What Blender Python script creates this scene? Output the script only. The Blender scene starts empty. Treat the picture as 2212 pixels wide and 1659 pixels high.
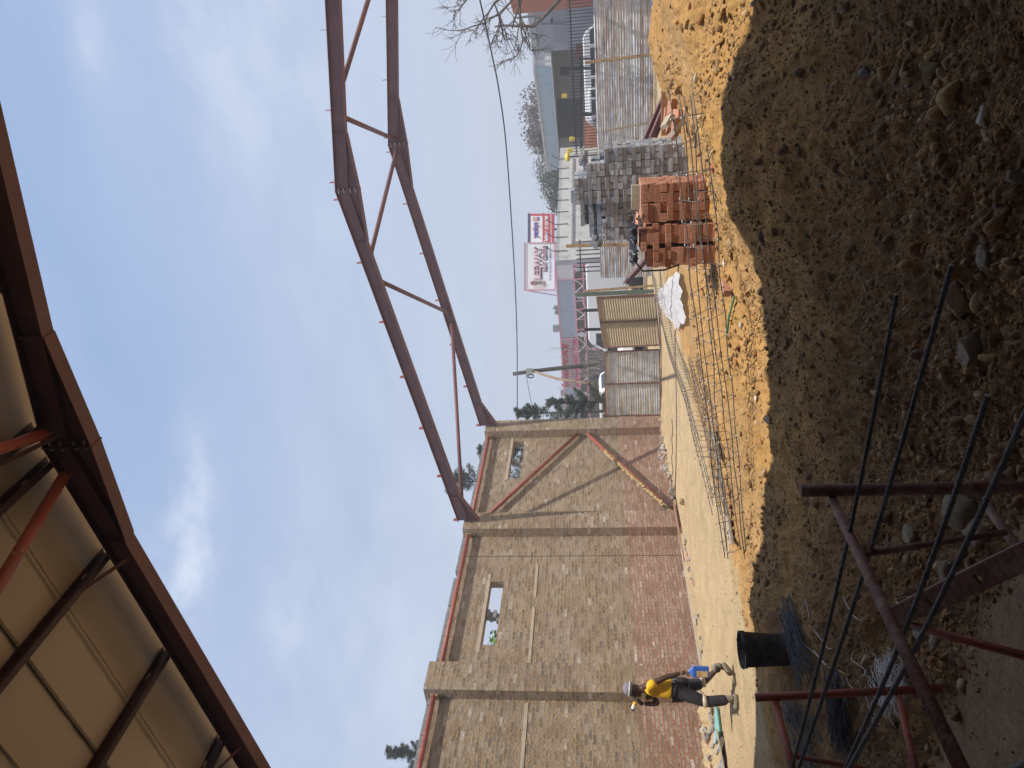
import bpy, bmesh, math, random
import numpy as np
from mathutils import Vector, Matrix
random.seed(7); RNG = np.random.RandomState(11)
scene = bpy.context.scene
COL = scene.collection
R = math.radians
# ------------------------------------------------------------------ camera
H = 1.95                                   # eye height (m) above the ground at the brick wall
FPX, CX, CY = 1550.0, 829.5, 1106.0        # survey of the photograph: focal length and centre
def _basis():
    p = math.atan(190 / FPX); r = R(2.0); a = R(29.5)
    F = np.array([-math.sin(a)*math.cos(p), math.cos(a)*math.cos(p), math.sin(p)])
    Rt = np.array([math.cos(a), math.sin(a), 0.0]); U = np.cross(Rt, F)
    return Rt*math.cos(r)-U*math.sin(r), U*math.cos(r)+Rt*math.sin(r), F
CR, CU, CF = _basis()
CAM = np.array([0, 0, H])
def ray(x, y): return CR*((1659-y)-CX)/FPX + CU*(CY-x)/FPX + CF
def G(x, y, D): return CAM + ray(x, y)*D                       # surveyed point at forward distance D
def onX(x, y, X): d = ray(x, y); return CAM + d*(X/d[0])
def onY(x, y, Y): d = ray(x, y); return CAM + d*(Y/d[1])
def onZ(x, y, Z): d = ray(x, y); return CAM + d*((Z-H)/d[2])
class VPlane:                                                  # vertical plane through two surveyed points
    def __init__(s, a, b):
        s.o = np.array(a, float); d = np.array(b, float)-s.o; d[2] = 0; s.L = np.linalg.norm(d); s.t = d/s.L
        s.n = np.array([s.t[1], -s.t[0], 0.0])
        if s.n @ (CAM-s.o) < 0: s.n = -s.n
    def hit(s, x, y):
        d = ray(x, y); t = (s.n @ (s.o-CAM))/(s.n @ d); return CAM+d*t
    def sz(s, x, y):
        p = s.hit(x, y); return float((p-s.o) @ s.t), float(p[2])
    def P(s, a, z, out=0.0): q = s.o + s.t*a + s.n*out; return np.array([q[0], q[1], z])
cam = bpy.data.cameras.new("camera"); camo = bpy.data.objects.new("camera", cam); COL.objects.link(camo)
cam.sensor_width = 36; cam.lens = 36*FPX/2212; cam.clip_start = 0.05; cam.clip_end = 9000
camo.matrix_world = Matrix(((-CU[0], CR[0], -CF[0], 0), (-CU[1], CR[1], -CF[1], 0), (-CU[2], CR[2], -CF[2], H), (0, 0, 0, 1)))
scene.camera = camo
# ------------------------------------------------------------------ world, sun, exposure
SUN_TRAVEL = Vector((-1, 0.23, -2.14)).normalized()
toS = -SUN_TRAVEL
elev = math.asin(toS.z); az = math.atan2(toS.x, toS.y)
world = bpy.data.worlds.new("World"); scene.world = world; world.use_nodes = True
nt = world.node_tree; nt.nodes.clear()
def N(t, ty, **k):
    n = t.nodes.new(ty)
    for a, b in k.items(): setattr(n, a, b)
    return n
def mathn(t, op, a, b=None, clamp=False):
    n = N(t, 'ShaderNodeMath', operation=op, use_clamp=clamp)
    for i, v in enumerate((a, b)):
        if v is None: continue
        if isinstance(v, (int, float)): n.inputs[i].default_value = v
        else: t.links.new(v, n.inputs[i])
    return n.outputs[0]
def mixc(t, f, a, b, bt='MIX'):
    n = N(t, 'ShaderNodeMix', data_type='RGBA', blend_type=bt)
    for s, v in ((0, f), (6, a), (7, b)):
        if isinstance(v, (int, float)): n.inputs[s].default_value = v
        elif isinstance(v, tuple): n.inputs[s].default_value = (*v, 1) if len(v) == 3 else v
        else: t.links.new(v, n.inputs[s])
    return n.outputs[2]
def ramp(t, src, pts):
    n = N(t, 'ShaderNodeValToRGB'); e = n.color_ramp.elements
    while len(e) < len(pts): e.new(0.5)
    for i, (p, c) in enumerate(pts):
        e[i].position = p; e[i].color = (c, c, c, 1) if isinstance(c, (int, float)) else (*c, 1)
    t.links.new(src, n.inputs[0]); return n.outputs[0]
sky = N(nt, 'ShaderNodeTexSky', sky_type='NISHITA', sun_disc=False, sun_elevation=elev, sun_rotation=az,
        air_density=1.0, dust_density=2.2, ozone_density=1.0, altitude=1600)
tc = N(nt, 'ShaderNodeTexCoord'); sep = N(nt, 'ShaderNodeSeparateXYZ'); nt.links.new(tc.outputs['Generated'], sep.inputs[0])
dx, dy, dz = sep.outputs
zz = mathn(nt, 'ADD', mathn(nt, 'MAXIMUM', dz, 0.0), 0.12)
comb = N(nt, 'ShaderNodeCombineXYZ'); nt.links.new(mathn(nt, 'DIVIDE', dx, zz), comb.inputs[0]); nt.links.new(mathn(nt, 'DIVIDE', dy, zz), comb.inputs[1])
mp = N(nt, 'ShaderNodeMapping'); mp.inputs['Rotation'].default_value = (0, 0, R(24)); mp.inputs['Scale'].default_value = (0.55, 1.25, 1)
nt.links.new(comb.outputs[0], mp.inputs[0])
nz1 = N(nt, 'ShaderNodeTexNoise'); nz1.inputs['Scale'].default_value = 1.3; nz1.inputs['Detail'].default_value = 7; nz1.inputs['Roughness'].default_value = 0.52
nz1.inputs['Distortion'].default_value = 0.35; nt.links.new(mp.outputs[0], nz1.inputs['Vector'])
wisp = ramp(nt, nz1.outputs[0], [(0.35, 0.0), (0.8, 1.0)])
# brighter puffs of cloud: direction, width, strength
def puff(px, py, w1, w2, k, prev):
    d = ray(px, py); d = d/np.linalg.norm(d)
    e1 = np.array([d[1], -d[0], 0]); e1 /= np.linalg.norm(e1); e2 = np.cross(e1, d)
    def dot(v):
        n = N(nt, 'ShaderNodeVectorMath', operation='DOT_PRODUCT'); nt.links.new(tc.outputs['Generated'], n.inputs[0]); n.inputs[1].default_value = tuple(v); return n.outputs['Value']
    a = mathn(nt, 'DIVIDE', dot(e1), w1); b = mathn(nt, 'DIVIDE', dot(e2), w2)
    q = mathn(nt, 'ADD', mathn(nt, 'MULTIPLY', a, a), mathn(nt, 'MULTIPLY', b, b))
    g = mathn(nt, 'POWER', 2.718, mathn(nt, 'MULTIPLY', q, -1.0)); g = mathn(nt, 'MULTIPLY', g, mathn(nt, 'GREATER_THAN', dot(d), 0.0))
    return mathn(nt, 'ADD', prev, mathn(nt, 'MULTIPLY', g, k))
nz2 = N(nt, 'ShaderNodeTexNoise'); nz2.inputs['Scale'].default_value = 8.5; nz2.inputs['Detail'].default_value = 8; nz2.inputs['Roughness'].default_value = 0.6
mp2 = N(nt, 'ShaderNodeMapping'); mp2.inputs['Scale'].default_value = (1, 1, 2.0); nt.links.new(tc.outputs['Generated'], mp2.inputs[0]); nt.links.new(mp2.outputs[0], nz2.inputs['Vector'])
pf = puff(405, 1130, 0.105, 0.034, 1.0, 0.0)
pf = puff(425, 1240, 0.05, 0.025, 0.6, pf)
pf = puff(620, 1350, 0.12, 0.035, 0.45, pf); pf = puff(850, 1450, 0.22, 0.09, 0.45, pf); pf = puff(190, 80, 0.045, 0.022, 0.5, pf)
pf = puff(500, 60, 0.16, 0.09, 0.45, pf); pf = puff(1000, 1000, 0.3, 0.05, 0.3, pf); pf = puff(720, 500, 0.3, 0.10, 0.20, pf)
pf = mathn(nt, 'MULTIPLY', pf, ramp(nt, nz2.outputs[0], [(0.40, 0.0), (0.66, 1.0)]))
low = ramp(nt, dz, [(0.0, 1.0), (0.14, 0.85), (0.32, 0.55), (0.66, 0.12)])
cl = mathn(nt, 'ADD', mathn(nt, 'MULTIPLY', wisp, 0.42), mathn(nt, 'MULTIPLY', pf, 1.0), clamp=True)
skc = mixc(nt, 0.75, sky.outputs[0], (3.0, 4.6, 7.8))
c1 = mixc(nt, mathn(nt, 'MULTIPLY', low, 0.92), skc, (5.7, 6.15, 7.1))
c2 = mixc(nt, cl, c1, (6.2, 6.9, 8.4))
bg = N(nt, 'ShaderNodeBackground'); bg.inputs['Strength'].default_value = 0.09; nt.links.new(c2, bg.inputs[0])
wo = N(nt, 'ShaderNodeOutputWorld'); nt.links.new(bg.outputs[0], wo.inputs[0])
sl = bpy.data.lights.new("sun", 'SUN'); sl.energy = 4.2; sl.angle = R(0.6); sl.color = (1.0, 0.93, 0.82)
slo = bpy.data.objects.new("sun", sl); COL.objects.link(slo); slo.rotation_euler = SUN_TRAVEL.to_track_quat('-Z', 'Y').to_euler(); slo.location = (8, -3, 20)
vs = scene.view_settings; scene.display_settings.display_device = 'sRGB'
vs.view_transform = 'Standard'; vs.look = 'None'; vs.exposure = 0.35; vs.gamma = 1.0; vs.use_curve_mapping = False
# ------------------------------------------------------------------ helpers
def setp(o, label=None, cat=None, group=None, kind=None):
    if label: o['label'] = label
    if cat: o['category'] = cat
    if group: o['group'] = group
    if kind: o['kind'] = kind
    return o
def thing(name, label, cat, loc=(0, 0, 0), group=None):
    o = bpy.data.objects.new(name, None); o.empty_display_size = 0.2; COL.objects.link(o); o.location = tuple(float(c) for c in loc)
    return setp(o, label, cat, group)
def wloc(p):
    v = np.zeros(3)
    while p is not None: v = v+np.array(p.location); p = p.parent
    return v
class MB:
    def __init__(s): s.v = []; s.f = []; s.m = []; s.cur = 0
    def add(s, vs_, fs_):
        o = len(s.v); s.v += [tuple(float(c) for c in p) for p in vs_]; s.f += [tuple(i+o for i in f) for f in fs_]; s.m += [s.cur]*len(fs_)
    def hexa(s, p):    # 8 points: bottom 4 (ccw), top 4
        s.add(p, [(0, 3, 2, 1), (4, 5, 6, 7), (0, 1, 5, 4), (1, 2, 6, 5), (2, 3, 7, 6), (3, 0, 4, 7)])
    def box(s, a, b):
        x0, y0, z0 = a; x1, y1, z1 = b
        s.hexa([(x0, y0, z0), (x1, y0, z0), (x1, y1, z0), (x0, y1, z0), (x0, y0, z1), (x1, y0, z1), (x1, y1, z1), (x0, y1, z1)])
    def obox(s, c, ex, ey, ez):   # centre and half-extent vectors
        c, ex, ey, ez = [np.array(q, float) for q in (c, ex, ey, ez)]
        s.hexa([c-ex-ey-ez, c+ex-ey-ez, c+ex+ey-ez, c-ex+ey-ez, c-ex-ey+ez, c+ex-ey+ez, c+ex+ey+ez, c-ex+ey+ez])
    def bar(s, a, b, w, h, up=(0, 0, 1)):    # rectangular bar from a to b
        a, b = np.array(a, float), np.array(b, float); d = b-a; L = np.linalg.norm(d); d /= L
        u = np.array(up, float); sd = np.cross(d, u); sd /= np.linalg.norm(sd); u = np.cross(sd, d)
        s.obox((a+b)/2, d*L/2, sd*w/2, u*h/2)
    def tube(s, pts, r, n=10, cap=True, closed=False):
        pts = [np.array(p, float) for p in pts]; m = len(pts); rr = [r]*m if np.isscalar(r) else r
        rings = []; prev = None
        for i, p in enumerate(pts):
            if closed: t = pts[(i+1) % m]-pts[i-1]
            else: t = pts[min(i+1, m-1)]-pts[max(i-1, 0)]
            t = t/(np.linalg.norm(t)+1e-12)
            if prev is None:
                a = np.array([0, 0, 1.0]) if abs(t[2]) < .9 else np.array([1.0, 0, 0])
            else: a = prev
            u = a-t*(a @ t); u /= np.linalg.norm(u); w = np.cross(t, u); prev = u
            rings.append([p+rr[i]*(math.cos(2*math.pi*k/n)*u+math.sin(2*math.pi*k/n)*w) for k in range(n)])
        vs_ = [q for rg in rings for q in rg]; fs_ = []
        for i in range(m if closed else m-1):
            j = (i+1) % m
            for k in range(n):
                l = (k+1) % n; fs_.append((i*n+k, i*n+l, j*n+l, j*n+k))
        if cap and not closed: fs_ += [tuple(range(n))[::-1], tuple((m-1)*n+k for k in range(n))]
        s.add(vs_, fs_)
    def prism(s, poly, off):     # planar polygon extruded by vector off
        poly = [np.array(p, float) for p in poly]; n = len(poly); off = np.array(off, float)
        s.add(poly+[p+off for p in poly], [tuple(range(n))[::-1], tuple(range(n, 2*n))]+[(i, (i+1) % n, n+(i+1) % n, n+i) for i in range(n)])
    def lathe(s, c, prof, n=20, ax=(0, 0, 1)):
        c = np.array(c, float); ax = np.array(ax, float); ax /= np.linalg.norm(ax)
        a = np.array([1.0, 0, 0]) if abs(ax[0]) < .9 else np.array([0, 1.0, 0]); u = a-ax*(a @ ax); u /= np.linalg.norm(u); w = np.cross(ax, u)
        vs_ = [c+ax*h+r*(math.cos(2*math.pi*k/n)*u+math.sin(2*math.pi*k/n)*w) for r, h in prof for k in range(n)]
        fs_ = [(i*n+k, i*n+(k+1) % n, (i+1)*n+(k+1) % n, (i+1)*n+k) for i in range(len(prof)-1) for k in range(n)]
        fs_ += [tuple(range(n))[::-1], tuple((len(prof)-1)*n+k for k in range(n))]
        s.add(vs_, fs_)
    def build(s, name, mat, parent=None, smooth=False, uv=False, bevel=0.0, local=False):
        off = np.zeros(3) if (parent is None or local) else wloc(parent)
        me = bpy.data.meshes.new(name)
        me.from_pydata([tuple(np.array(p)-off) for p in s.v] if off.any() else s.v, [], s.f)
        for q in (mat if isinstance(mat, (list, tuple)) else [mat]): me.materials.append(q)
        if len(me.materials) > 1: me.polygons.foreach_set('material_index', s.m)
        if smooth: me.polygons.foreach_set('use_smooth', [True]*len(me.polygons))
        if uv:
            l = me.uv_layers.new(name='UVMap'); co = s.v
            for p in me.polygons:
                n = p.normal; a = max(range(3), key=lambda i: abs(n[i]))
                for li in p.loop_indices:
                    q = co[me.loops[li].vertex_index]
                    l.data[li].uv = (q[1], q[2]) if a == 0 else ((q[0], q[2]) if a == 1 else (q[1], q[0]))
        me.update()
        if not smooth or bevel:
            bm = bmesh.new(); bm.from_mesh(me); bmesh.ops.recalc_face_normals(bm, faces=bm.faces); bm.to_mesh(me); bm.free()
        o = bpy.data.objects.new(name, me); COL.objects.link(o)
        if parent is not None: o.parent = parent
        if bevel:
            b = o.modifiers.new('bevel', 'BEVEL'); b.width = bevel; b.segments = 2; b.limit_method = 'ANGLE'
        return o
def npmesh(name, V, F, mat, parent=None, colors=None, smooth=True, nside=3):
    me = bpy.data.meshes.new(name); V = np.asarray(V, np.float32); F = np.asarray(F, np.int32)
    if parent is not None: V = V-wloc(parent).astype(np.float32)
    me.vertices.add(len(V)); me.vertices.foreach_set('co', V.ravel())
    me.loops.add(F.size); me.loops.foreach_set('vertex_index', F.ravel())
    me.polygons.add(len(F)); me.polygons.foreach_set('loop_start', np.arange(0, F.size, nside, dtype=np.int32)); me.polygons.foreach_set('loop_total', np.full(len(F), nside, np.int32))
    me.update(calc_edges=True); me.materials.append(mat)
    if smooth: me.polygons.foreach_set('use_smooth', np.ones(len(F), bool))
    if colors is not None:
        a = me.color_attributes.new('tint', 'FLOAT_COLOR', 'POINT'); c = np.ones((len(V), 4), np.float32); c[:, :3] = colors; a.data.foreach_set('color', c.ravel())
    o = bpy.data.objects.new(name, me); COL.objects.link(o)
    if parent is not None: o.parent = parent
    return o
# lattice value noise
_P = RNG.rand(256, 256)
def vnoise(x, y):
    x = np.asarray(x, float); y = np.asarray(y, float); xi = np.floor(x).astype(int); yi = np.floor(y).astype(int); fx = x-xi; fy = y-yi
    fx = fx*fx*(3-2*fx); fy = fy*fy*(3-2*fy)
    g = lambda i, j: _P[i & 255, j & 255]
    return (g(xi, yi)*(1-fx)+g(xi+1, yi)*fx)*(1-fy)+(g(xi, yi+1)*(1-fx)+g(xi+1, yi+1)*fx)*fy
def fbm(x, y, o=4):
    t = 0; a = 1; n = 0
    for i in range(o): t = t+a*vnoise(x*2**i+17*i, y*2**i+5*i); n += a; a *= .5
    return t/n
# ------------------------------------------------------------------ materials
def newmat(name):
    m = bpy.data.materials.new(name); m.use_nodes = True; t = m.node_tree; b = t.nodes['Principled BSDF']; return m, t, b
def mat(name, col, rough=0.7, metal=0.0, var=0.18, vscale=6.0, bump=0.15, bscale=40.0, col2=None, c2=(0.5, 0.7), c2s=3.0, detail=6, trans=None, spec=None):
    m, t, b = newmat(name)
    tcn = N(t, 'ShaderNodeTexCoord'); P = tcn.outputs['Object']
    n1 = N(t, 'ShaderNodeTexNoise'); n1.inputs['Scale'].default_value = vscale; n1.inputs['Detail'].default_value = detail; t.links.new(P, n1.inputs['Vector'])
    lo = tuple(c*(1-var) for c in col); hi = tuple(min(1, c*(1+var)) for c in col)
    c = mixc(t, ramp(t, n1.outputs[0], [(0.3, 0.0), (0.7, 1.0)]), lo, hi)
    if col2:
        n2 = N(t, 'ShaderNodeTexNoise'); n2.inputs['Scale'].default_value = c2s; n2.inputs['Detail'].default_value = 8; n2.inputs['Roughness'].default_value = 0.65; t.links.new(P, n2.inputs['Vector'])
        c = mixc(t, ramp(t, n2.outputs[0], [(c2[0], 0.0), (c2[1], 1.0)]), c, col2)
    t.links.new(c, b.inputs['Base Color']); b.inputs['Roughness'].default_value = rough; b.inputs['Metallic'].default_value = metal
    if spec is not None: b.inputs['Specular IOR Level'].default_value = spec
    if bump:
        n3 = N(t, 'ShaderNodeTexNoise'); n3.inputs['Scale'].default_value = bscale; n3.inputs['Detail'].default_value = 5; t.links.new(P, n3.inputs['Vector'])
        bp = N(t, 'ShaderNodeBump'); bp.inputs['Strength'].default_value = bump; bp.inputs['Distance'].default_value = 0.02
        t.links.new(n3.outputs[0], bp.inputs['Height']); t.links.new(bp.outputs[0], b.inputs['Normal'])
    if trans: b.inputs['Transmission Weight'].default_value = trans
    return m
def tintmat(name, rough=0.85, bump=0.3, bscale=60, mul=(1, 1, 1), translucent=0.0):
    m, t, b = newmat(name)
    a = N(t, 'ShaderNodeAttribute', attribute_name='tint'); tcn = N(t, 'ShaderNodeTexCoord')
    n1 = N(t, 'ShaderNodeTexNoise'); n1.inputs['Scale'].default_value = bscale; n1.inputs['Detail'].default_value = 4; t.links.new(tcn.outputs['Object'], n1.inputs['Vector'])
    k = ramp(t, n1.outputs[0], [(0.3, 0.68), (0.7, 1.2)])
    c = mixc(t, 1.0, a.outputs['Color'], k, 'MULTIPLY'); t.links.new(c, b.inputs['Base Color']); b.inputs['Roughness'].default_value = rough; b.inputs['Specular IOR Level'].default_value = .15
    if bump:
        bp = N(t, 'ShaderNodeBump'); bp.inputs['Strength'].default_value = bump; bp.inputs['Distance'].default_value = 0.01
        t.links.new(n1.outputs[0], bp.inputs['Height']); t.links.new(bp.outputs[0], b.inputs['Normal'])
    if translucent:
        tr = N(t, 'ShaderNodeBsdfTranslucent'); t.links.new(c, tr.inputs[0]); ms = N(t, 'ShaderNodeMixShader'); ms.inputs[0].default_value = translucent
        t.links.new(b.outputs[0], ms.inputs[1]); t.links.new(tr.outputs[0], ms.inputs[2]); t.links.new(ms.outputs[0], t.nodes['Material Output'].inputs[0])
    return m
def brickwall_mat():
    m, t, b = newmat('brickwork')
    uv = N(t, 'ShaderNodeUVMap'); geo = N(t, 'ShaderNodeNewGeometry'); sp = N(t, 'ShaderNodeSeparateXYZ'); t.links.new(geo.outputs['Position'], sp.inputs[0])
    nd = N(t, 'ShaderNodeTexNoise'); nd.inputs['Scale'].default_value = 9; nd.inputs['Detail'].default_value = 4; t.links.new(geo.outputs['Position'], nd.inputs['Vector'])
    vm = N(t, 'ShaderNodeVectorMath', operation='MULTIPLY_ADD'); t.links.new(nd.outputs['Color'], vm.inputs[0]); vm.inputs[1].default_value = (0.030, 0.024, 0); t.links.new(uv.outputs[0], vm.inputs[2])
    def bt(msize):
        br = N(t, 'ShaderNodeTexBrick'); t.links.new(vm.outputs[0], br.inputs['Vector']); br.offset = 0.5
        for k, v in (('Scale', 1.0), ('Mortar Size', msize), ('Mortar Smooth', 0.25), ('Bias', 0.0), ('Brick Width', 0.234), ('Row Height', 0.084)): br.inputs[k].default_value = v
        br.inputs['Color1'].default_value = (0, 0, 0, 1); br.inputs['Color2'].default_value = (1, 1, 1, 1); br.inputs['Mortar'].default_value = (0.4, 0.4, 0.4, 1); return br
    br = bt(0.010)
    zs = mathn(t, 'DIVIDE', mathn(t, 'ADD', sp.outputs[2], mathn(t, 'MULTIPLY', nd.outputs[0], 0.12)), 10.0)
    red = ramp(t, zs, [(0.0, 1.0), (0.135, 0.9), (0.155, 0.0), (1.0, 0.0)])
    grey = ramp(t, br.outputs[0], [(0.0, (0.16, 0.145, 0.13)), (0.45, (0.27, 0.238, 0.20)), (0.97, (0.37, 0.325, 0.275)), (0.992, (0.50, 0.48, 0.46))])
    pink = ramp(t, br.outputs[0], [(0.0, (0.26, 0.20, 0.165)), (0.5, (0.37, 0.295, 0.245)), (0.97, (0.42, 0.36, 0.32)), (0.992, (0.60, 0.56, 0.52))])
    bc = mixc(t, red, grey, pink)
    n1 = N(t, 'ShaderNodeTexNoise'); n1.inputs['Scale'].default_value = 14; n1.inputs['Detail'].default_value = 7; n1.inputs['Roughness'].default_value = 0.7; t.links.new(geo.outputs['Position'], n1.inputs['Vector'])
    bc = mixc(t, 1.0, bc, ramp(t, n1.outputs[0], [(0.25, 0.72), (0.75, 1.25)]), 'MULTIPLY')
    n4 = N(t, 'ShaderNodeTexNoise'); n4.inputs['Scale'].default_value = 0.9; n4.inputs['Detail'].default_value = 3; t.links.new(geo.outputs['Position'], n4.inputs['Vector'])
    mor = mixc(t, red, mixc(t, ramp(t, n4.outputs[0], [(0.4, 0.0), (0.6, 1.0)]), (0.50, 0.34, 0.165), (0.44, 0.29, 0.17)), (0.46, 0.155, 0.08))
    c = mixc(t, br.outputs[1], bc, mor)
    # thin mortar smears in patches
    n2 = N(t, 'ShaderNodeTexNoise'); n2.inputs['Scale'].default_value = 1.5; n2.inputs['Detail'].default_value = 3; t.links.new(geo.outputs['Position'], n2.inputs['Vector'])
    n3 = N(t, 'ShaderNodeTexNoise'); n3.inputs['Scale'].default_value = 17; n3.inputs['Detail'].default_value = 6; n3.inputs['Roughness'].default_value = 0.75; t.links.new(geo.outputs['Position'], n3.inputs['Vector'])
    sm = mathn(t, 'MULTIPLY', ramp(t, n2.outputs[0], [(0.38, 0.25), (0.60, 1.0)]), ramp(t, n3.outputs[0], [(0.43, 0.0), (0.62, 1.0)]))
    sm = mathn(t, 'MULTIPLY', sm, 0.72)
    c = mixc(t, sm, c, mixc(t, red, (0.46, 0.305, 0.16), (0.44, 0.275, 0.165)))
    t.links.new(c, b.inputs['Base Color']); b.inputs['Roughness'].default_value = 0.95; b.inputs['Specular IOR Level'].default_value = 0.15
    hgt = mathn(t, 'ADD', mathn(t, 'MULTIPLY', n1.outputs[0], 0.9), mathn(t, 'MULTIPLY', mathn(t, 'MULTIPLY', br.outputs[1], n3.outputs[0]), 1.5))
    hgt = mathn(t, 'ADD', hgt, mathn(t, 'MULTIPLY', sm, 0.8)); hgt = mathn(t, 'SUBTRACT', hgt, mathn(t, 'MULTIPLY', br.outputs[1], 0.55))
    bp = N(t, 'ShaderNodeBump'); bp.inputs['Strength'].default_value = 1.0; bp.inputs['Distance'].default_value = 0.022; t.links.new(hgt, bp.inputs['Height']); t.links.new(bp.outputs[0], b.inputs['Normal'])
    return m
def soil_mat():
    m, t, b = newmat('soil')
    a = N(t, 'ShaderNodeAttribute', attribute_name='tint'); geo = N(t, 'ShaderNodeNewGeometry')
    def nz(s, d=7, r=0.65):
        n = N(t, 'ShaderNodeTexNoise'); n.inputs['Scale'].default_value = s; n.inputs['Detail'].default_value = d; n.inputs['Roughness'].default_value = r; t.links.new(geo.outputs['Position'], n.inputs['Vector']); return n.outputs[0]
    c = mixc(t, 1.0, a.outputs['Color'], ramp(t, nz(2.1), [(0.3, 0.82), (0.7, 1.15)]), 'MULTIPLY')
    c = mixc(t, 1.0, c, ramp(t, nz(26), [(0.3, 0.72), (0.7, 1.22)]), 'MULTIPLY')
    v = N(t, 'ShaderNodeTexVoronoi'); v.inputs['Scale'].default_value = 42; t.links.new(geo.outputs['Position'], v.inputs['Vector'])
    grit = ramp(t, v.outputs['Distance'], [(0.22, 1.0), (0.34, 0.0)])
    gm = mathn(t, 'MULTIPLY', grit, ramp(t, nz(9), [(0.5, 0.0), (0.6, 1.0)]))
    gm = mathn(t, 'MULTIPLY', gm, a.outputs['Alpha'])
    c = mixc(t, mathn(t, 'MULTIPLY', gm, 0.6), c, mixc(t, v.outputs['Color'], (0.13, 0.09, 0.06), (0.42, 0.33, 0.22)))
    t.links.new(c, b.inputs['Base Color']); b.inputs['Roughness'].default_value = 0.97; b.inputs['Specular IOR Level'].default_value = 0.1
    hgt = mathn(t, 'ADD', nz(30, 9, 0.72), mathn(t, 'MULTIPLY', gm, 0.5))
    bp = N(t, 'ShaderNodeBump'); bp.inputs['Strength'].default_value = 0.9; bp.inputs['Distance'].default_value = 0.02; t.links.new(hgt, bp.inputs['Height']); t.links.new(bp.outputs[0], b.inputs['Normal'])
    return m
def corr_mat(name, base, rust, amount=(0.45, 0.6), metal=0.6, rough=0.42):
    m, t, b = newmat(name); geo = N(t, 'ShaderNodeNewGeometry')
    mp_ = N(t, 'ShaderNodeMapping'); mp_.inputs['Scale'].default_value = (0.38, 0.38, 13.0); t.links.new(geo.outputs['Position'], mp_.inputs[0])
    n1 = N(t, 'ShaderNodeTexNoise'); n1.inputs['Scale'].default_value = 1.6; n1.inputs['Detail'].default_value = 8; n1.inputs['Roughness'].default_value = 0.7; t.links.new(mp_.outputs[0], n1.inputs['Vector'])
    f = ramp(t, n1.outputs[0], [(amount[0], 0.0), (amount[1], 1.0)])
    n2 = N(t, 'ShaderNodeTexNoise'); n2.inputs['Scale'].default_value = 5; n2.inputs['Detail'].default_value = 6; t.links.new(geo.outputs['Position'], n2.inputs['Vector'])
    bcol = mixc(t, ramp(t, n2.outputs[0], [(0.35, 0.0), (0.65, 1.0)]), tuple(c*0.75 for c in base), base)
    t.links.new(mixc(t, f, bcol, rust), b.inputs['Base Color'])
    t.links.new(mathn(t, 'MULTIPLY', mathn(t, 'SUBTRACT', 1.0, f), metal), b.inputs['Metallic'])
    t.links.new(mathn(t, 'ADD', mathn(t, 'MULTIPLY', f, 0.4), rough), b.inputs['Roughness'])
    return m
M = {}
M['brickwork'] = brickwall_mat(); M['soil'] = soil_mat()
M['stone'] = tintmat('stone', 0.8, 0.35, 55)
M['leaf'] = tintmat('leaf', 0.75, 0, 8, translucent=0.25)
M['bark'] = mat('bark', (0.10, 0.085, 0.075), 0.9, bump=0.4)
M['bark_pale'] = mat('bark_pale', (0.24, 0.20, 0.17), 0.9, bump=0.4)
M['red_steel'] = mat('red_oxide_steel', (0.160, 0.070, 0.070), 0.55, 0.0, 0.16, 3, 0.06, 30, col2=(0.20, 0.10, 0.10), c2=(0.55, 0.75))
M['red_pipe'] = mat('red_pipe', (0.30, 0.075, 0.05), 0.5, 0.0, 0.2, 5, 0.1, 40, col2=(0.42, 0.27, 0.16), c2=(0.58, 0.68), c2s=9)
M['dark_steel'] = mat('dark_purlin', (0.06, 0.025, 0.022), 0.6, 0, 0.2, 4, 0.05)
M['scaffold'] = mat('rusty_scaffold', (0.17, 0.075, 0.055), 0.7, 0.0, 0.3, 10, 0.35, 60, col2=(0.26, 0.19, 0.15), c2=(0.5, 0.66), c2s=12)
M['scaffold_red'] = mat('red_scaffold', (0.32, 0.065, 0.035), 0.6, 0.0, 0.3, 10, 0.3, 60, col2=(0.17, 0.11, 0.085), c2=(0.5, 0.62), c2s=10)
M['rebar'] = mat('rebar', (0.10, 0.105, 0.115), 0.6, 0.35, 0.3, 20, 0.5, 160)
M['cage'] = mat('cage_steel', (0.16, 0.14, 0.13), 0.55, 0.4, 0.3, 20, 0.2, 90)
M['tie'] = mat('tie_wire', (0.62, 0.62, 0.62), 0.35, 0.6, 0.1, 20, 0.0)
M['grey_brick'] = mat('grey_brick', (0.24, 0.24, 0.245), 0.95, 0, 0.22, 14, 0.5, 120)
M['red_brick'] = None
M['mortar'] = mat('mortar', (0.42, 0.30, 0.17), 0.95, 0, 0.2, 8, 0.8, 45)
M['concrete'] = mat('concrete', (0.42, 0.36, 0.28), 0.9, 0, 0.12, 4, 0.25, 30, col2=(0.30, 0.27, 0.23), c2=(0.55, 0.75))
M['timber'] = mat('timber', (0.36, 0.25, 0.14), 0.8, 0, 0.25, 9, 0.25, 50)
M['timber_grey'] = mat('timber_grey', (0.34, 0.30, 0.24), 0.85, 0, 0.25, 9, 0.3, 50)
M['green_steel'] = mat('green_steel', (0.11, 0.15, 0.12), 0.6, 0, 0.15, 4, 0.1)
M['black_plastic'] = mat('black_plastic', (0.012, 0.012, 0.013), 0.35, 0, 0.2, 6, 0.3, 25)
M['white_plastic'] = mat('white_plastic', (0.72, 0.72, 0.74), 0.3, 0, 0.05, 6, 0.2, 20)
M['yellow'] = mat('yellow_plastic', (0.75, 0.55, 0.03), 0.45, 0, 0.1, 6, 0.1)
M['black'] = mat('black_paint', (0.02, 0.02, 0.022), 0.5, 0, 0.1, 6, 0.05)
M['galv'] = corr_mat('galvanised_sheet', (0.72, 0.76, 0.80), (0.42, 0.33, 0.22), (0.47, 0.60), 0.45)
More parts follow.
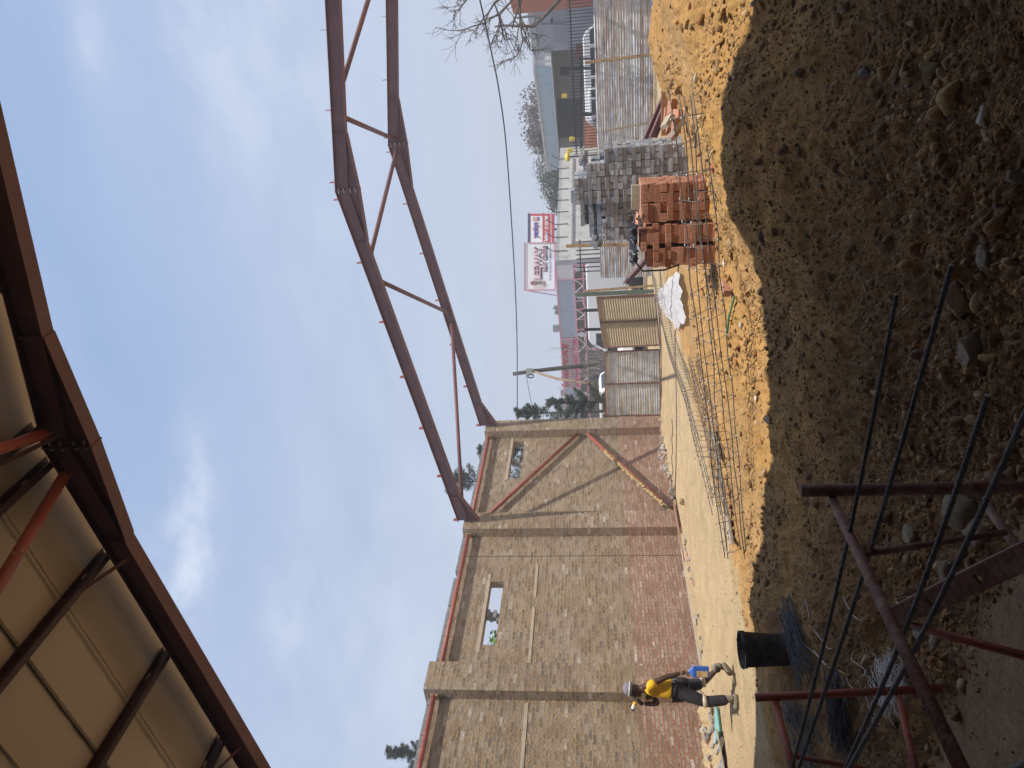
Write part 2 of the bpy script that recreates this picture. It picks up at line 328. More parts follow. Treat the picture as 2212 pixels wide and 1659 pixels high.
M['galv_rust'] = corr_mat('rusty_sheet', (0.70, 0.74, 0.78), (0.33, 0.235, 0.18), (0.48, 0.60), 0.45)
M['galv_brown'] = corr_mat('dusty_sheet', (0.46, 0.41, 0.31), (0.42, 0.33, 0.20), (0.3, 0.6), 0.2, 0.6)
# ------------------------------------------------------------------ terrain
ctrl = []
def cz(px, py, z): p = onZ(px, py, z); ctrl.append((p[0], p[1], z))
def cp(x, y, z): ctrl.append((x, y, z))
edge = []
for px, py in ((1690, 30), (1640, 120), (1597, 200), (1588, 330), (1600, 420), (1622, 500), (1672, 600), (1690, 720), (1690, 840), (1692, 960), (1680, 1090), (1655, 1230), (1630, 1310), (1640, 1500), (1635, 1640)):
    p = onY(px, py, 6.25); ctrl.append(tuple(p)); edge.append((round(float(p[0]), 2), round(float(p[2]), 2)))
print('edge z', edge)
for q in ((1407, 20, 1.0), (1404, 90, 0.98), (1412, 150, 0.95), (1445, 180, 0.86), (1462, 260, 0.60), (1500, 330, 0.62), (1500, 200, 0.80), (1550, 100, 0.80), (1500, 60, 0.93), (1540, 430, 0.58),
          (1545, 577, 0.48), (1590, 560, 0.46), (1540, 510, .52), (1490, 660, 0.30), (1455, 700, 0.10), (1430, 780, 0.0), (1490, 820, 0.08), (1535, 800, 0.27), (1560, 900, 0.22), (1600, 760, 0.30), (1640, 760, 0.22),
          (1475, 900, 0.0), (1500, 1000, 0.0), (1530, 1100, 0.0), (1555, 1200, 0.0), (1575, 1300, 0.0), (1585, 1450, 0.0), (1600, 1600, 0.0), (1600, 1080, 0.10), (1620, 1180, 0.06), (1600, 980, 0.16),
          (1427, 893, 0.0), (1421, 750, 0.0), (1419, 640, 0.0), (1460, 1130, 0.0), (1445, 1000, 0.0), (1520, 1440, 0.03), (1545, 1600, 0.06),
          (1760, 150, 0.42), (1740, 300, 0.42), (1760, 500, 0.34), (1800, 700, 0.20), (1800, 900, 0.12), (1790, 1080, 0.10), (1760, 1250, 0.05), (1700, 1400, 0.02), (1700, 1600, 0.0), (1745, 1500, 0.04),
          (1950, 100, 0.22), (1950, 300, 0.20), (1950, 500, 0.17), (1950, 700, 0.16), (1930, 900, 0.13), (1930, 1100, 0.14), (1900, 1300, 0.14), (1900, 1500, 0.15), (2030, 1487, 0.18),
          (2150, 50, 0.20), (2150, 300, 0.18), (2150, 600, 0.18), (2150, 900, 0.18), (2150, 1200, 0.18), (2130, 1500, 0.18), (2080, 1640, 0.18)): cz(*q)
for q in ((0, 0, .18), (2, 1, .18), (-3, 1, .18), (2, 4, .3), (3.5, 7, .8), (3, 10, .9), (2, 13, .5), (0, 14, .2), (-2, 14.5, .12), (-4, 14, .08), (4, 16, .1), (-13.4, 0, .05), (-13.4, 4, .0), (-13.4, 12, 0), (-13.4, 18, 0), (-13, 21, 0), (-9, 22, 0),
          (-6, 20, 0), (-3, 20, 0), (0, 20, 0), (4, 20, 0), (-6, 26, 0), (2, 26, 0), (-16, 10, 0), (-16, 24, 0), (-8, 2, .1), (-10, 4, .05), (8, 3, .2), (8, 12, .2), (8, 22, 0), (-7, -4, .15), (4, -4, .18)): cp(*q)
A = np.array(ctrl); n = len(A)
def _U(r2): return np.where(r2 > 1e-12, 0.5*r2*np.log(np.maximum(r2, 1e-12)), 0)
d2 = ((A[:, None, :2]-A[None, :, :2])**2).sum(-1); K = _U(d2)+np.eye(n)*0.06
Pm = np.c_[np.ones(n), A[:, :2]]; S = np.block([[K, Pm], [Pm.T, np.zeros((3, 3))]])
W = np.linalg.solve(S, np.r_[A[:, 2], 0, 0, 0])
def terr0(x, y):
    x = np.asarray(x, float); y = np.asarray(y, float); o = W[n]+W[n+1]*x+W[n+2]*y
    for i in range(n): o = o+W[i]*_U((x-A[i, 0])**2+(y-A[i, 1])**2)
    f = np.clip((np.hypot(x+4, y-9)-15)/5, 0, 1); f = f*f*(3-2*f); o = np.clip(o, -0.3, 1.4)*(1-f)
    return o
def moundmask(x, y):   # 1 on the dumped yellow sand and gravel, 0 on the trodden track
    ly = np.array([3, 4.5, 5.6, 6.2, 6.97, 7.7, 8.5, 12, 15.8, 18.6, 19.8, 21, 22.2]); lx = np.array([-9.6, -9.4, -8.9, -8.3, -7.85, -8.0, -8.0, -7.75, -7.7, -7.9, -6.5, -2.5, 6])
    lim = np.interp(y, ly, lx)+(fbm(x*1.3, y*1.3, 3)-.5)*1.1+(fbm(x*5, y*5, 2)-.5)*.4
    return np.clip((x-lim)/0.4+0.5, 0, 1)
_hol = onZ(1612, 1060, .08)
_fa, _fb = onZ(2165, 1235, .18), onZ(1985, 1690, .18)
def flatmask(x, y):    # smooth trodden floor nearest the scaffold
    d = (_fb-_fa)[:2]; d = d/np.linalg.norm(d); s = (x-_fa[0])*d[1]-(y-_fa[1])*d[0]; s = s if ((0-_fa[0])*d[1]-(0-_fa[1])*d[0]) > 0 else -s
    return np.clip((s+(fbm(x*3, y*3, 3)-.5)*.35)/.25+.5, 0, 1)
def terr(x, y):
    z = terr0(x, y); mm = moundmask(x, y); nf = np.clip(1-np.hypot(x, y)/26, 0, 1)
    z = z+(fbm(x*0.9, y*0.9, 4)-.5)*0.20*(0.10+mm)*nf+(fbm(x*2.3+31, y*2.3+4, 3)-.5)*0.16*mm*nf+(fbm(x*5, y*5, 4)-.5)*0.13*(0.16+mm)*nf+(fbm(x*17, y*17, 4)-.5)*0.055*(0.42+mm)*nf+np.abs(fbm(x*2.2+7, y*2.2, 4)-.5)*-0.12*mm*nf
    flat = flatmask(x, y)*(np.hypot(x, y) < 9); z = z*(1-flat)+flat*(0.18+0.3*(fbm(x*4, y*4, 3)-.5)*0.05)
    tr = np.exp(-((x+13.0)/0.22)**4)*np.clip((y-9.8)/.5, 0, 1)*np.clip((16.2-y)/.5, 0, 1); z = z-0.22*tr
    z = z-.16*np.exp(-((x-_hol[0])/.30)**2-((y-_hol[1])/.13)**2)
    dbr = np.exp(-((x+12.6)/0.55)**2)*np.clip((y-16)/1, 0, 1)*np.clip((21-y)/1, 0, 1); z = z+0.16*dbr*fbm(x*6, y*6, 3)
    dbr = np.exp(-((x+12.9)/0.6)**2)*np.clip((10.6-y)/1, 0, 1)*np.clip((y-6.4)/1, 0, 1); z = z+0.28*dbr*fbm(x*5, y*5, 3)
    return z
va = math.atan2(-0.492, 0.870)   # bearing of the view
ths = np.r_[np.arange(-40, 40, 0.12), np.arange(40, 320, 5.0)]; ths = np.radians(ths)+va
rs = np.r_[0.02, 0.5, 0.9, 1.2*1.0042**np.arange(0, 780), np.geomspace(32.5, 6000, 40)]
RR, TT = np.meshgrid(rs, ths, indexing='ij'); GX = RR*np.sin(TT); GY = RR*np.cos(TT)
GZ = np.zeros_like(GX); sel = RR < 33; GZ[sel] = terr(GX[sel], GY[sel])
nr, nth = GX.shape
ii, jj = np.meshgrid(np.arange(nr-1), np.arange(nth), indexing='ij'); j2 = (jj+1) % nth
Fq = np.stack([ii*nth+jj, ii*nth+j2, (ii+1)*nth+j2, (ii+1)*nth+jj], -1).reshape(-1, 4)[:, ::-1]
mm = moundmask(GX, GY)*(RR < 33); k1 = fbm(GX*0.8+9, GY*0.8, 3)[..., None]; k2 = np.clip((fbm(GX*1.1+40, GY*1.1+3, 3)-.45)*6, 0, 1)[..., None]
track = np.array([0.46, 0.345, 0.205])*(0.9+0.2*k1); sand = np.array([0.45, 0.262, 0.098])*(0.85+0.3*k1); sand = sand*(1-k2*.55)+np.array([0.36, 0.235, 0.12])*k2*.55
bank_shade = np.clip((5.9-GY)/1.2, 0, 1)[..., None]*mm[..., None]; sand = sand*(1-bank_shade)+np.array([0.245, 0.142, 0.060])*(0.65+0.7*k1)*bank_shade  # near bank: the roof's shade is partly put into the soil colour
fl = (flatmask(GX, GY)*(RR < 9))[..., None]
colr = track*(1-mm[..., None])+sand*mm[..., None]; colr = colr*(1-fl)+np.array([0.33, 0.23, 0.145])*fl
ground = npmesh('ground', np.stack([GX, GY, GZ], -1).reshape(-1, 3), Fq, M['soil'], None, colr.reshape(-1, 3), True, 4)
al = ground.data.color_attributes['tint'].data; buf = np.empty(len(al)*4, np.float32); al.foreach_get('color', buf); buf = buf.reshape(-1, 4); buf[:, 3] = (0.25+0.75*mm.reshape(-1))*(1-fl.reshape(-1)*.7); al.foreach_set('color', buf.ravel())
setp(ground, kind='structure')
def gz(x, y): return float(terr(np.array([x]), np.array([y]))[0])
road = MB(); road.box((-60, 26.5, -0.2), (60, 36.0, 0.02)); o = road.build('road', mat('asphalt', (0.06, 0.06, 0.06), 0.9, bump=0.3)); setp(o, kind='structure')
kb = MB(); kb.box((-60, 26.3, -0.2), (60, 26.5, 0.13)); kb.box((-60, 36.0, -0.2), (60, 36.2, 0.13)); o = kb.build('kerb', M['concrete']); setp(o, kind='structure')
# loose stones (uncountable) + a few big named rocks
def icos(sub):
    bm = bmesh.new(); bmesh.ops.create_icosphere(bm, subdivisions=sub, radius=1); V = np.array([v.co[:] for v in bm.verts]); F = np.array([[v.index for v in f.verts] for f in bm.faces]); bm.free(); return V, F
ICO = {1: icos(1), 2: icos(2), 3: icos(3)}
def rock_shape(sub, rough, seed, squash=True, cuts=0):
    r = np.random.RandomState(seed); V, F = ICO[sub]; V = V.copy()
    for _ in range(5):
        d = r.randn(3); d /= np.linalg.norm(d); V = V*(1+rough*np.sin((V@d)*r.uniform(1.5, 4)+r.uniform(0, 6)))[:, None]
    for _ in range(cuts):      # flat broken faces
        d = r.randn(3); d /= np.linalg.norm(d); c = r.uniform(.45, .8); q = V@d; V = V-np.outer(np.maximum(q-c, 0), d)
    if squash: V = V*r.uniform(.55, 1.1, 3)
    return V, F
def scatter(name, cnt, fn, smin, smax, power, sub, seed, cols, cuts=0):
    r = np.random.RandomState(seed); xs, ys = fn(r, cnt); zs_ = terr(xs, ys); m = len(xs)
    shapes = [rock_shape(sub, .09, seed*31+i, True, cuts) for i in range(8)]
    u = r.rand(m); sz = smin*(1-u*(1-(smin/smax)**power))**(-1/power)
    Vs = []; Fs = []; Cs = []; off = 0
    ang = r.uniform(0, 6.283, m); ca = np.cos(ang); sa = np.sin(ang); tl = r.uniform(-.5, .5, (m, 2)); si = r.randint(0, 8, m); cc = cols[r.randint(0, len(cols), m)]*r.uniform(.7, 1.25, (m, 1)); sq = r.uniform(.5, .95, m)
    for i in range(8):
        k = np.where(si == i)[0]; V, F = shapes[i]; nv = len(V)
        v = V[None]*sz[k, None, None]*np.stack([np.ones(len(k)), r.uniform(.6, 1, len(k)), sq[k]], -1)[:, None, :]
        x = v[..., 0]; y = v[..., 1]; z = v[..., 2]+x*tl[k, 0:1]+y*tl[k, 1:2]
        X = x*ca[k, None]-y*sa[k, None]+xs[k, None]; Y = x*sa[k, None]+y*ca[k, None]+ys[k, None]; Z = z+(zs_[k]+sz[k]*sq[k]*.25)[:, None]
        Vs.append(np.stack([X, Y, Z], -1).reshape(-1, 3)); Fs.append((F[None]+(np.arange(len(k))*nv)[:, None, None]+off).reshape(-1, 3)); off += len(k)*nv
        Cs.append(np.repeat(cc[k], nv, axis=0))
    o = npmesh(name, np.concatenate(Vs), np.concatenate(Fs), M['stone'], None, np.concatenate(Cs), True, 3); setp(o, kind='stuff'); return o
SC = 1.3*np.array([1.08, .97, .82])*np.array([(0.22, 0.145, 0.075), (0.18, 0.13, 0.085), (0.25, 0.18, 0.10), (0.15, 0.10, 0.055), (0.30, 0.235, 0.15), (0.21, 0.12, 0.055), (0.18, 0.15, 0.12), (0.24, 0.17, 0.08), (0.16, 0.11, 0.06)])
def polar(a0, a1, r0, r1, ylo, yhi, keep):
    def fn(r, c):
        t = np.radians(r.uniform(a0, a1, c))+va; q = r0*(r1/r0)**r.rand(c); x = q*np.sin(t); y = q*np.cos(t)
        d = keep(x, y); k = (r.rand(c) < d) & (y > ylo) & (y < yhi) & (x > -13.2); return x[k], y[k]
    return fn
notfl = lambda x, y: np.clip(1-flatmask(x, y), 0.02, 1)
dens = lambda x, y: moundmask(x, y)*notfl(x, y)
clump = lambda x, y: dens(x, y)*np.clip((fbm(x*1.2+3, y*1.2+8, 3)-.42)*6, 0.12, 1)*np.clip((5.6-np.hypot(x, y))/1.6+.25, .25, 1)
clump2 = lambda x, y: moundmask(x, y)*np.clip((fbm(x*1.5+3, y*1.5+8, 3)-.45)*7, 0.12, 1)
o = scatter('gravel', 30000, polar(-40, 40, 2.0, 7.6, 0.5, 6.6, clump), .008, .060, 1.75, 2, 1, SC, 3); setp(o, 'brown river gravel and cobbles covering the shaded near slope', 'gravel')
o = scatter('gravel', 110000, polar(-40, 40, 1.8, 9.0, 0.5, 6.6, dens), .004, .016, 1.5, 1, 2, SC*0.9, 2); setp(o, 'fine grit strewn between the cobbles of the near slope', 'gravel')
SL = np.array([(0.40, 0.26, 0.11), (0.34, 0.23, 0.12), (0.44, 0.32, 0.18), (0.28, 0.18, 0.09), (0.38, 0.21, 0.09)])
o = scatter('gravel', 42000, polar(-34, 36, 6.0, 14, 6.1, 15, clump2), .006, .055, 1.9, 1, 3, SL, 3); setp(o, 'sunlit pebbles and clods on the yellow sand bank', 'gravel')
o = scatter('gravel', 14000, polar(-36, 36, 7.0, 22, 6.2, 21, lambda x, y: (1-moundmask(x, y))*1.0), .004, .03, 1.9, 1, 4, np.array([(0.42, 0.33, 0.22), (0.3, 0.24, 0.18), (0.5, 0.42, 0.32)])); setp(o, 'scattered grit and small clods on the trodden track', 'gravel')
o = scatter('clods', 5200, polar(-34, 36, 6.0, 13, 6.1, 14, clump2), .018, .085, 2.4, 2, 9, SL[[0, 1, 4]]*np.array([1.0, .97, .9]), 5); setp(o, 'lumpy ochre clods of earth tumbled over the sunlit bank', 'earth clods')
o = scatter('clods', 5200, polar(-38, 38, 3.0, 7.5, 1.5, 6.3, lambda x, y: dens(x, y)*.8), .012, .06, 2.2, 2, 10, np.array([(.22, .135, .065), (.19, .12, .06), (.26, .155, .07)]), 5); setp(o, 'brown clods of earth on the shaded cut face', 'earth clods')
def rock(px, py, size, label, col, seed, z=None, cuts=9, sub=3, sq=(1, .85, .7), name='rock', rot=0.0, sink=.25):
    zz_ = .18 if z is None else z
    for _ in range(4): p = onZ(px, py, zz_); zz_ = gz(p[0], p[1])
    V, F = rock_shape(sub, .05, seed, False, cuts); V = V*np.array(sq)*size; c, s_ = math.cos(rot), math.sin(rot); V = V@np.array([[c, s_, 0], [-s_, c, 0], [0, 0, 1]])
    V = V+0.06*size*(np.random.RandomState(seed).rand(len(V), 3)-.5)+np.array([p[0], p[1], zz_+size*sq[2]*(1-sink*2)*.6])
    o = npmesh(name, V, F, M['stone'], None, np.tile(np.array(col), (len(V), 1)), True, 3); return setp(o, label, 'rock')
for i, q in enumerate([(2078, 640, .105, 'large squarish brown boulder in the dark gravel, beside the tip of the lower rebar', (0.22, 0.15, 0.09)), (2105, 755, .085, 'long flat pale boulder half buried below the squarish boulder', (0.27, 0.22, 0.16)),
        (1730, 180, .075, 'rounded brown cobble at the upper right of the shaded slope', (0.2, 0.14, 0.07)), (1860, 155, .045, 'grey rounded cobble on the dark slope', (0.2, 0.18, 0.15)), (2062, 205, .075, 'ochre yellow stone with a white chip beside it', (0.36, 0.25, 0.10)),
        (2128, 560, .05, 'pale triangular broken stone at the gravel bottom', (0.34, 0.3, 0.24)), (2130, 258, .05, 'chalky white round stone in the dark corner', (0.42, 0.38, 0.32)), (2092, 1105, .105, 'big sandy block behind the scaffold standard', (0.24, 0.185, 0.12)),
        (2130, 1150, .10, 'smaller sandy block leaning below the big one', (0.23, 0.175, 0.115)), (2052, 1235, .085, 'sandy wedge stone left of the two sandy blocks', (0.22, 0.17, 0.11)), (1960, 1160, .06, 'flat greenish stone under the scaffold ledger', (0.28, 0.25, 0.16)),
        (2000, 1060, .045, 'pale angular stone just right of the scaffold standard', (0.33, 0.29, 0.22)), (1745, 1030, .035, 'reddish oval cobble near the lit bank', (0.22, 0.14, 0.1)), (1990, 1365, .05, 'smooth oval grey cobble under the holed channel', (0.3, 0.27, 0.22)),
        (2015, 1390, .042, 'pale oval cobble next to the grey one', (0.34, 0.3, 0.24)), (1875, 1430, .05, 'yellowish long cobble beside the rebar bundle', (0.38, 0.33, 0.22)), (1660, 905, .06, 'pale angular stone lying on the lit sand bank', (0.52, 0.4, 0.26)),
        (1636, 912, .035, 'small pale stone right of the angular one', (0.5, 0.38, 0.24)), (1655, 1022, .06, 'grey and tan stone above the dark hollow of the bank', (0.38, 0.3, 0.2)), (1655, 510, .05, 'dark round stone resting on the shaded crest', (0.15, 0.12, 0.1)),
        (1500, 300, .05, 'brown pointed stone at the foot of the grey brick stack', (0.36, 0.24, 0.12)), (2205, 380, .05, 'dark rounded stone at the lower right corner', (0.18, 0.15, 0.12))]):
    rock(q[0], q[1], q[2]*1.25, q[3], q[4], 100+i, rot=i*.7, sq=(1, .8, .62))
rock(1478, 1085, .13, 'large clod of tan earth at the foot of the second pillar', (0.40, 0.30, 0.165), 61, z=0, cuts=10, sq=(1, .9, .8), sink=.1)
# ------------------------------------------------------------------ the long brick wall
WX = -13.30; WB = -13.53; PX = -13.0
wl = thing('brick_wall', 'long bare grey brick wall with red mortared lower courses and projecting pillars', 'wall', (WX, 10, 0))
w = MB()
def cells(ys, zs, holes):
    for i in range(len(ys)-1):
        for j in range(len(zs)-1):
            yc = (ys[i]+ys[i+1])/2; zc = (zs[j]+zs[j+1])/2
            if any(a < yc < b and c < zc < d for a, b, c, d in holes): continue
            y0, y1, z0, z1 = ys[i], ys[i+1], zs[j], zs[j+1]
            w.add([(WX, y0, z0), (WX, y1, z0), (WX, y1, z1), (WX, y0, z1)], [(0, 1, 2, 3)]); w.add([(WB, y0, z0), (WB, y1, z0), (WB, y1, z1), (WB, y0, z1)], [(0, 3, 2, 1)])
HOLES = [(11.30, 13.30, 4.56, 4.90), (17.62, 19.64, 4.50, 4.86)]
cells([-6, 11.30, 13.30, 17.62, 19.64, 20.5], [-0.5, 4.50, 4.56, 4.86, 4.90, 5.80], HOLES)
for a, b, c, d in HOLES:
    w.add([(WX, a, c), (WX, a, d), (WB, a, d), (WB, a, c)], [(0, 1, 2, 3)]); w.add([(WX, b, c), (WB, b, c), (WB, b, d), (WX, b, d)], [(0, 1, 2, 3)])
    w.add([(WX, a, c), (WB, a, c), (WB, b, c), (WX, b, c)], [(0, 1, 2, 3)]); w.add([(WX, a, d), (WX, b, d), (WB, b, d), (WB, a, d)], [(0, 1, 2, 3)])
w.add([(WX, -6, 5.8), (WX, 20.5, 5.8), (WB, 20.5, 5.8), (WB, -6, 5.8)], [(0, 1, 2, 3)]); w.add([(WX, 20.5, -.5), (WB, 20.5, -.5), (WB, 20.5, 5.8), (WX, 20.5, 5.8)], [(0, 1, 2, 3)])
wo_ = w.build('brickwork', M['brickwork'], wl, uv=True)
t_ = MB(); y = -2.0
rt = random.Random(5)
while y < 20.3:       # last, loose course along the top
    if rt.random() < .86 and not any(abs(y-c) < .42 for c in (5.1, 10.22, 15.31, 20.15)):
        s_ = rt.uniform(-.012, .012); t_.box((WB+.012+s_, y, 5.803), (WX-.012+s_, y+.222, 5.876+rt.uniform(-.004, .004)))
    y += .234
t_.build('top_course', M['grey_brick'], wl)
for (a, b, zt) in ((4.75, 5.45, 5.93), (9.86, 10.58, 5.93), (14.97, 15.66, 5.85), (19.82, 20.48, 5.83)):
    p = MB(); p.box((WX+.002, a, -.5), (PX, b, zt)); p.box((WB-.02, a, 5.80), (WX+.002, b, zt)); p.build('pillar', M['brickwork'], wl, uv=True)
def lint(y0, y1, z0, z1, nm='lintel', m='concrete', out=.012): l = MB(); l.box((WX-.2, y0, z0), (WX+out, y1, z1)); return l.build(nm, M[m], wl, bevel=.006)
lint(11.08, 13.55, 4.903, 4.985); lint(17.55, 19.82, 4.863, 4.95)
lint(12.75, 13.95, 3.70, 3.76, 'concrete_band'); lint(10.75, 12.45, 3.70, 3.765, 'concrete_band'); lint(5.5, 9.80, 3.68, 3.755, 'concrete_band')
for yc, z0, z1 in ((12.27, 4.56, 4.90), (18.62, 4.50, 4.86)):
    p = MB(); z = z0; k = 0
    while z < z1-.05: s_ = (-.05, .03, 0, .05)[k % 4]; p.box((WX-.215, yc-.11+s_, z+.002), (WX-.10+.04*(k % 2), yc+.11+s_, min(z+.08, z1-.002))); z += .084; k += 1
    p.build('window_pier', M['grey_brick'], wl)
j = MB(); j.box((WX+.001, 14.20, 0), (WX+.006, 14.215, 5.78)); j.build('movement_joint', M['black'], wl)
# mortar snots and blobs standing proud of the joints (real relief)
mb_ = []; r = np.random.RandomState(3)
V, F = rock_shape(1, .2, 77, False)
cnt = 2600; ys_ = r.uniform(6.5, 20.4, cnt); zk = r.randint(0, 69, cnt)*.084+.0
keep = fbm(ys_*.7, zk*.7, 3) > .47; ys_ = ys_[keep]; zk = zk[keep]; cnt = len(ys_)
onp = np.zeros(cnt, bool)
for a, b in ((9.86, 10.58), (14.97, 15.66), (19.82, 20.48)): onp |= (ys_ > a) & (ys_ < b)
xs = np.where(onp, PX, WX); inh = np.zeros(cnt, bool)
for a, b, c, d in HOLES: inh |= (ys_ > a-.05) & (ys_ < b+.05) & (zk > c-.05) & (zk < d+.12)
ys_, zk, xs = ys_[~inh], zk[~inh], xs[~inh]; cnt = len(ys_)
sc = np.stack([r.uniform(.006, .016, cnt), r.uniform(.012, .06, cnt), r.uniform(.008, .026, cnt)], -1)
VV = V[None]*sc[:, None, :]+np.stack([xs+.003, ys_, zk+.04], -1)[:, None, :]
FF = (F[None]+(np.arange(cnt)*len(V))[:, None, None]).reshape(-1, 3)
tn = np.where((zk < 1.35)[:, None], np.array([[0.40, 0.24, 0.15]]), np.array([[0.41, 0.29, 0.15]]))*r.uniform(.8, 1.15, (cnt, 1))
o = npmesh('mortar_blobs', VV.reshape(-1, 3), FF, M['stone'], wl, np.repeat(tn, len(V), axis=0)); setp(o, kind='stuff')
# steel pipes tied to the wall
def pipe_thing(name, label, cat, a, b, r_, m_='red_pipe', group=None, n=14):
    t = thing(name, label, cat, a, group); p = MB(); p.tube([a, b], r_, n); p.build('pipe', M[m_], t, True); return t
def crust(t, a, b, off, rad, seed, col=(0.46, 0.34, 0.17)):
    a, b = np.array(a), np.array(b); L = np.linalg.norm(b-a); r2 = np.random.RandomState(seed); m_ = int(L/.016); Vs = []; Fs = []
    for i in range(m_):
        s1 = r2.uniform(.6, 1.3)*rad; Vs.append(V*np.array([s1*.8, s1, s1])+a+(b-a)*(i+r2.rand())/m_+np.array(off)+r2.randn(3)*rad*.3); Fs.append(F+i*len(V))
    npmesh('mortar_crust', np.concatenate(Vs), np.concatenate(Fs), M['stone'], t, np.tile(np.array(col), (m_*len(V), 1)))
px_ = -13.19
for y0, y1, lb in ((16.0-.34, 19.82, 'red steel eaves pipe along the wall top between the two farthest pillars'), (10.58, 14.97, 'red steel eaves pipe above the window opening of the middle bay'), (5.45, 9.86, 'red steel eaves pipe on the nearest bay, at the lower left edge of the photo')):
    a_ = (px_, y0, 5.70); b_ = (px_, y1, 5.70 if y0 > 10 else 5.72); t = pipe_thing('eaves_pipe', lb, 'steel pipe', a_, b_, .052)
    for k in (0, 1): m_ = MB(); q = (a_, b_)[k]; m_.box((WX+.001, q[1]-.04 if k else q[1]+.001, 5.62), (px_+.05, q[1]-.001 if k else q[1]+.04, 5.79)); m_.build('mortar_seat', M['mortar'], t, bevel=.012)
d1 = ((px_, 15.68, 5.30), (px_, 19.80, 2.76)); t = pipe_thing('diagonal_brace_pipe', 'clean red diagonal brace pipe on the wall, upper of the two in the far bay', 'steel pipe', *d1, .055)
d2_ = ((px_, 15.70, -0.02), (px_, 19.80, 2.42)); t = pipe_thing('diagonal_brace_pipe', 'lower diagonal brace pipe on the wall, crusted with yellow mortar', 'steel pipe', *d2_, .055); crust(t, np.array(d2_[0])+[0, .1, .05], np.array(d2_[1])-[0, 1.0, .6], (.02, -.055, .04), .058, 5)
# timber edging + perforated strip at wall foot, on the trench
t = thing('timber_board', 'long reddish brown board lying along the wall foot below the two far pillars', 'board', (PX, 17, .02)); p = MB(); p.bar((-12.93, 19.4, .06), (-12.90, 13.6, .035), .16, .03); p.build('plank', mat('red_board', (0.33, 0.19, 0.12), .9, bump=.2), t)
t = thing('perforated_strip', 'pale perforated metal strip laid over the dark trench at the wall foot', 'metal strip', (PX, 12, .02)); p = MB()
zf = .05
for s_ in (-1, 1): p.bar((-12.93+s_*.055, 14.1, zf), (-12.80+s_*.055, 10.4, zf+.02), .02, .012)
for k in range(44): yy = 14.08-k*.084; xx = -12.93+.13*(14.1-yy)/3.7; p.box((xx-.046, yy-.030, zf-.004), (xx+.046, yy, zf+.004))
p.build('strip', mat('pale_strip', (0.56, 0.50, 0.40), .7), t)
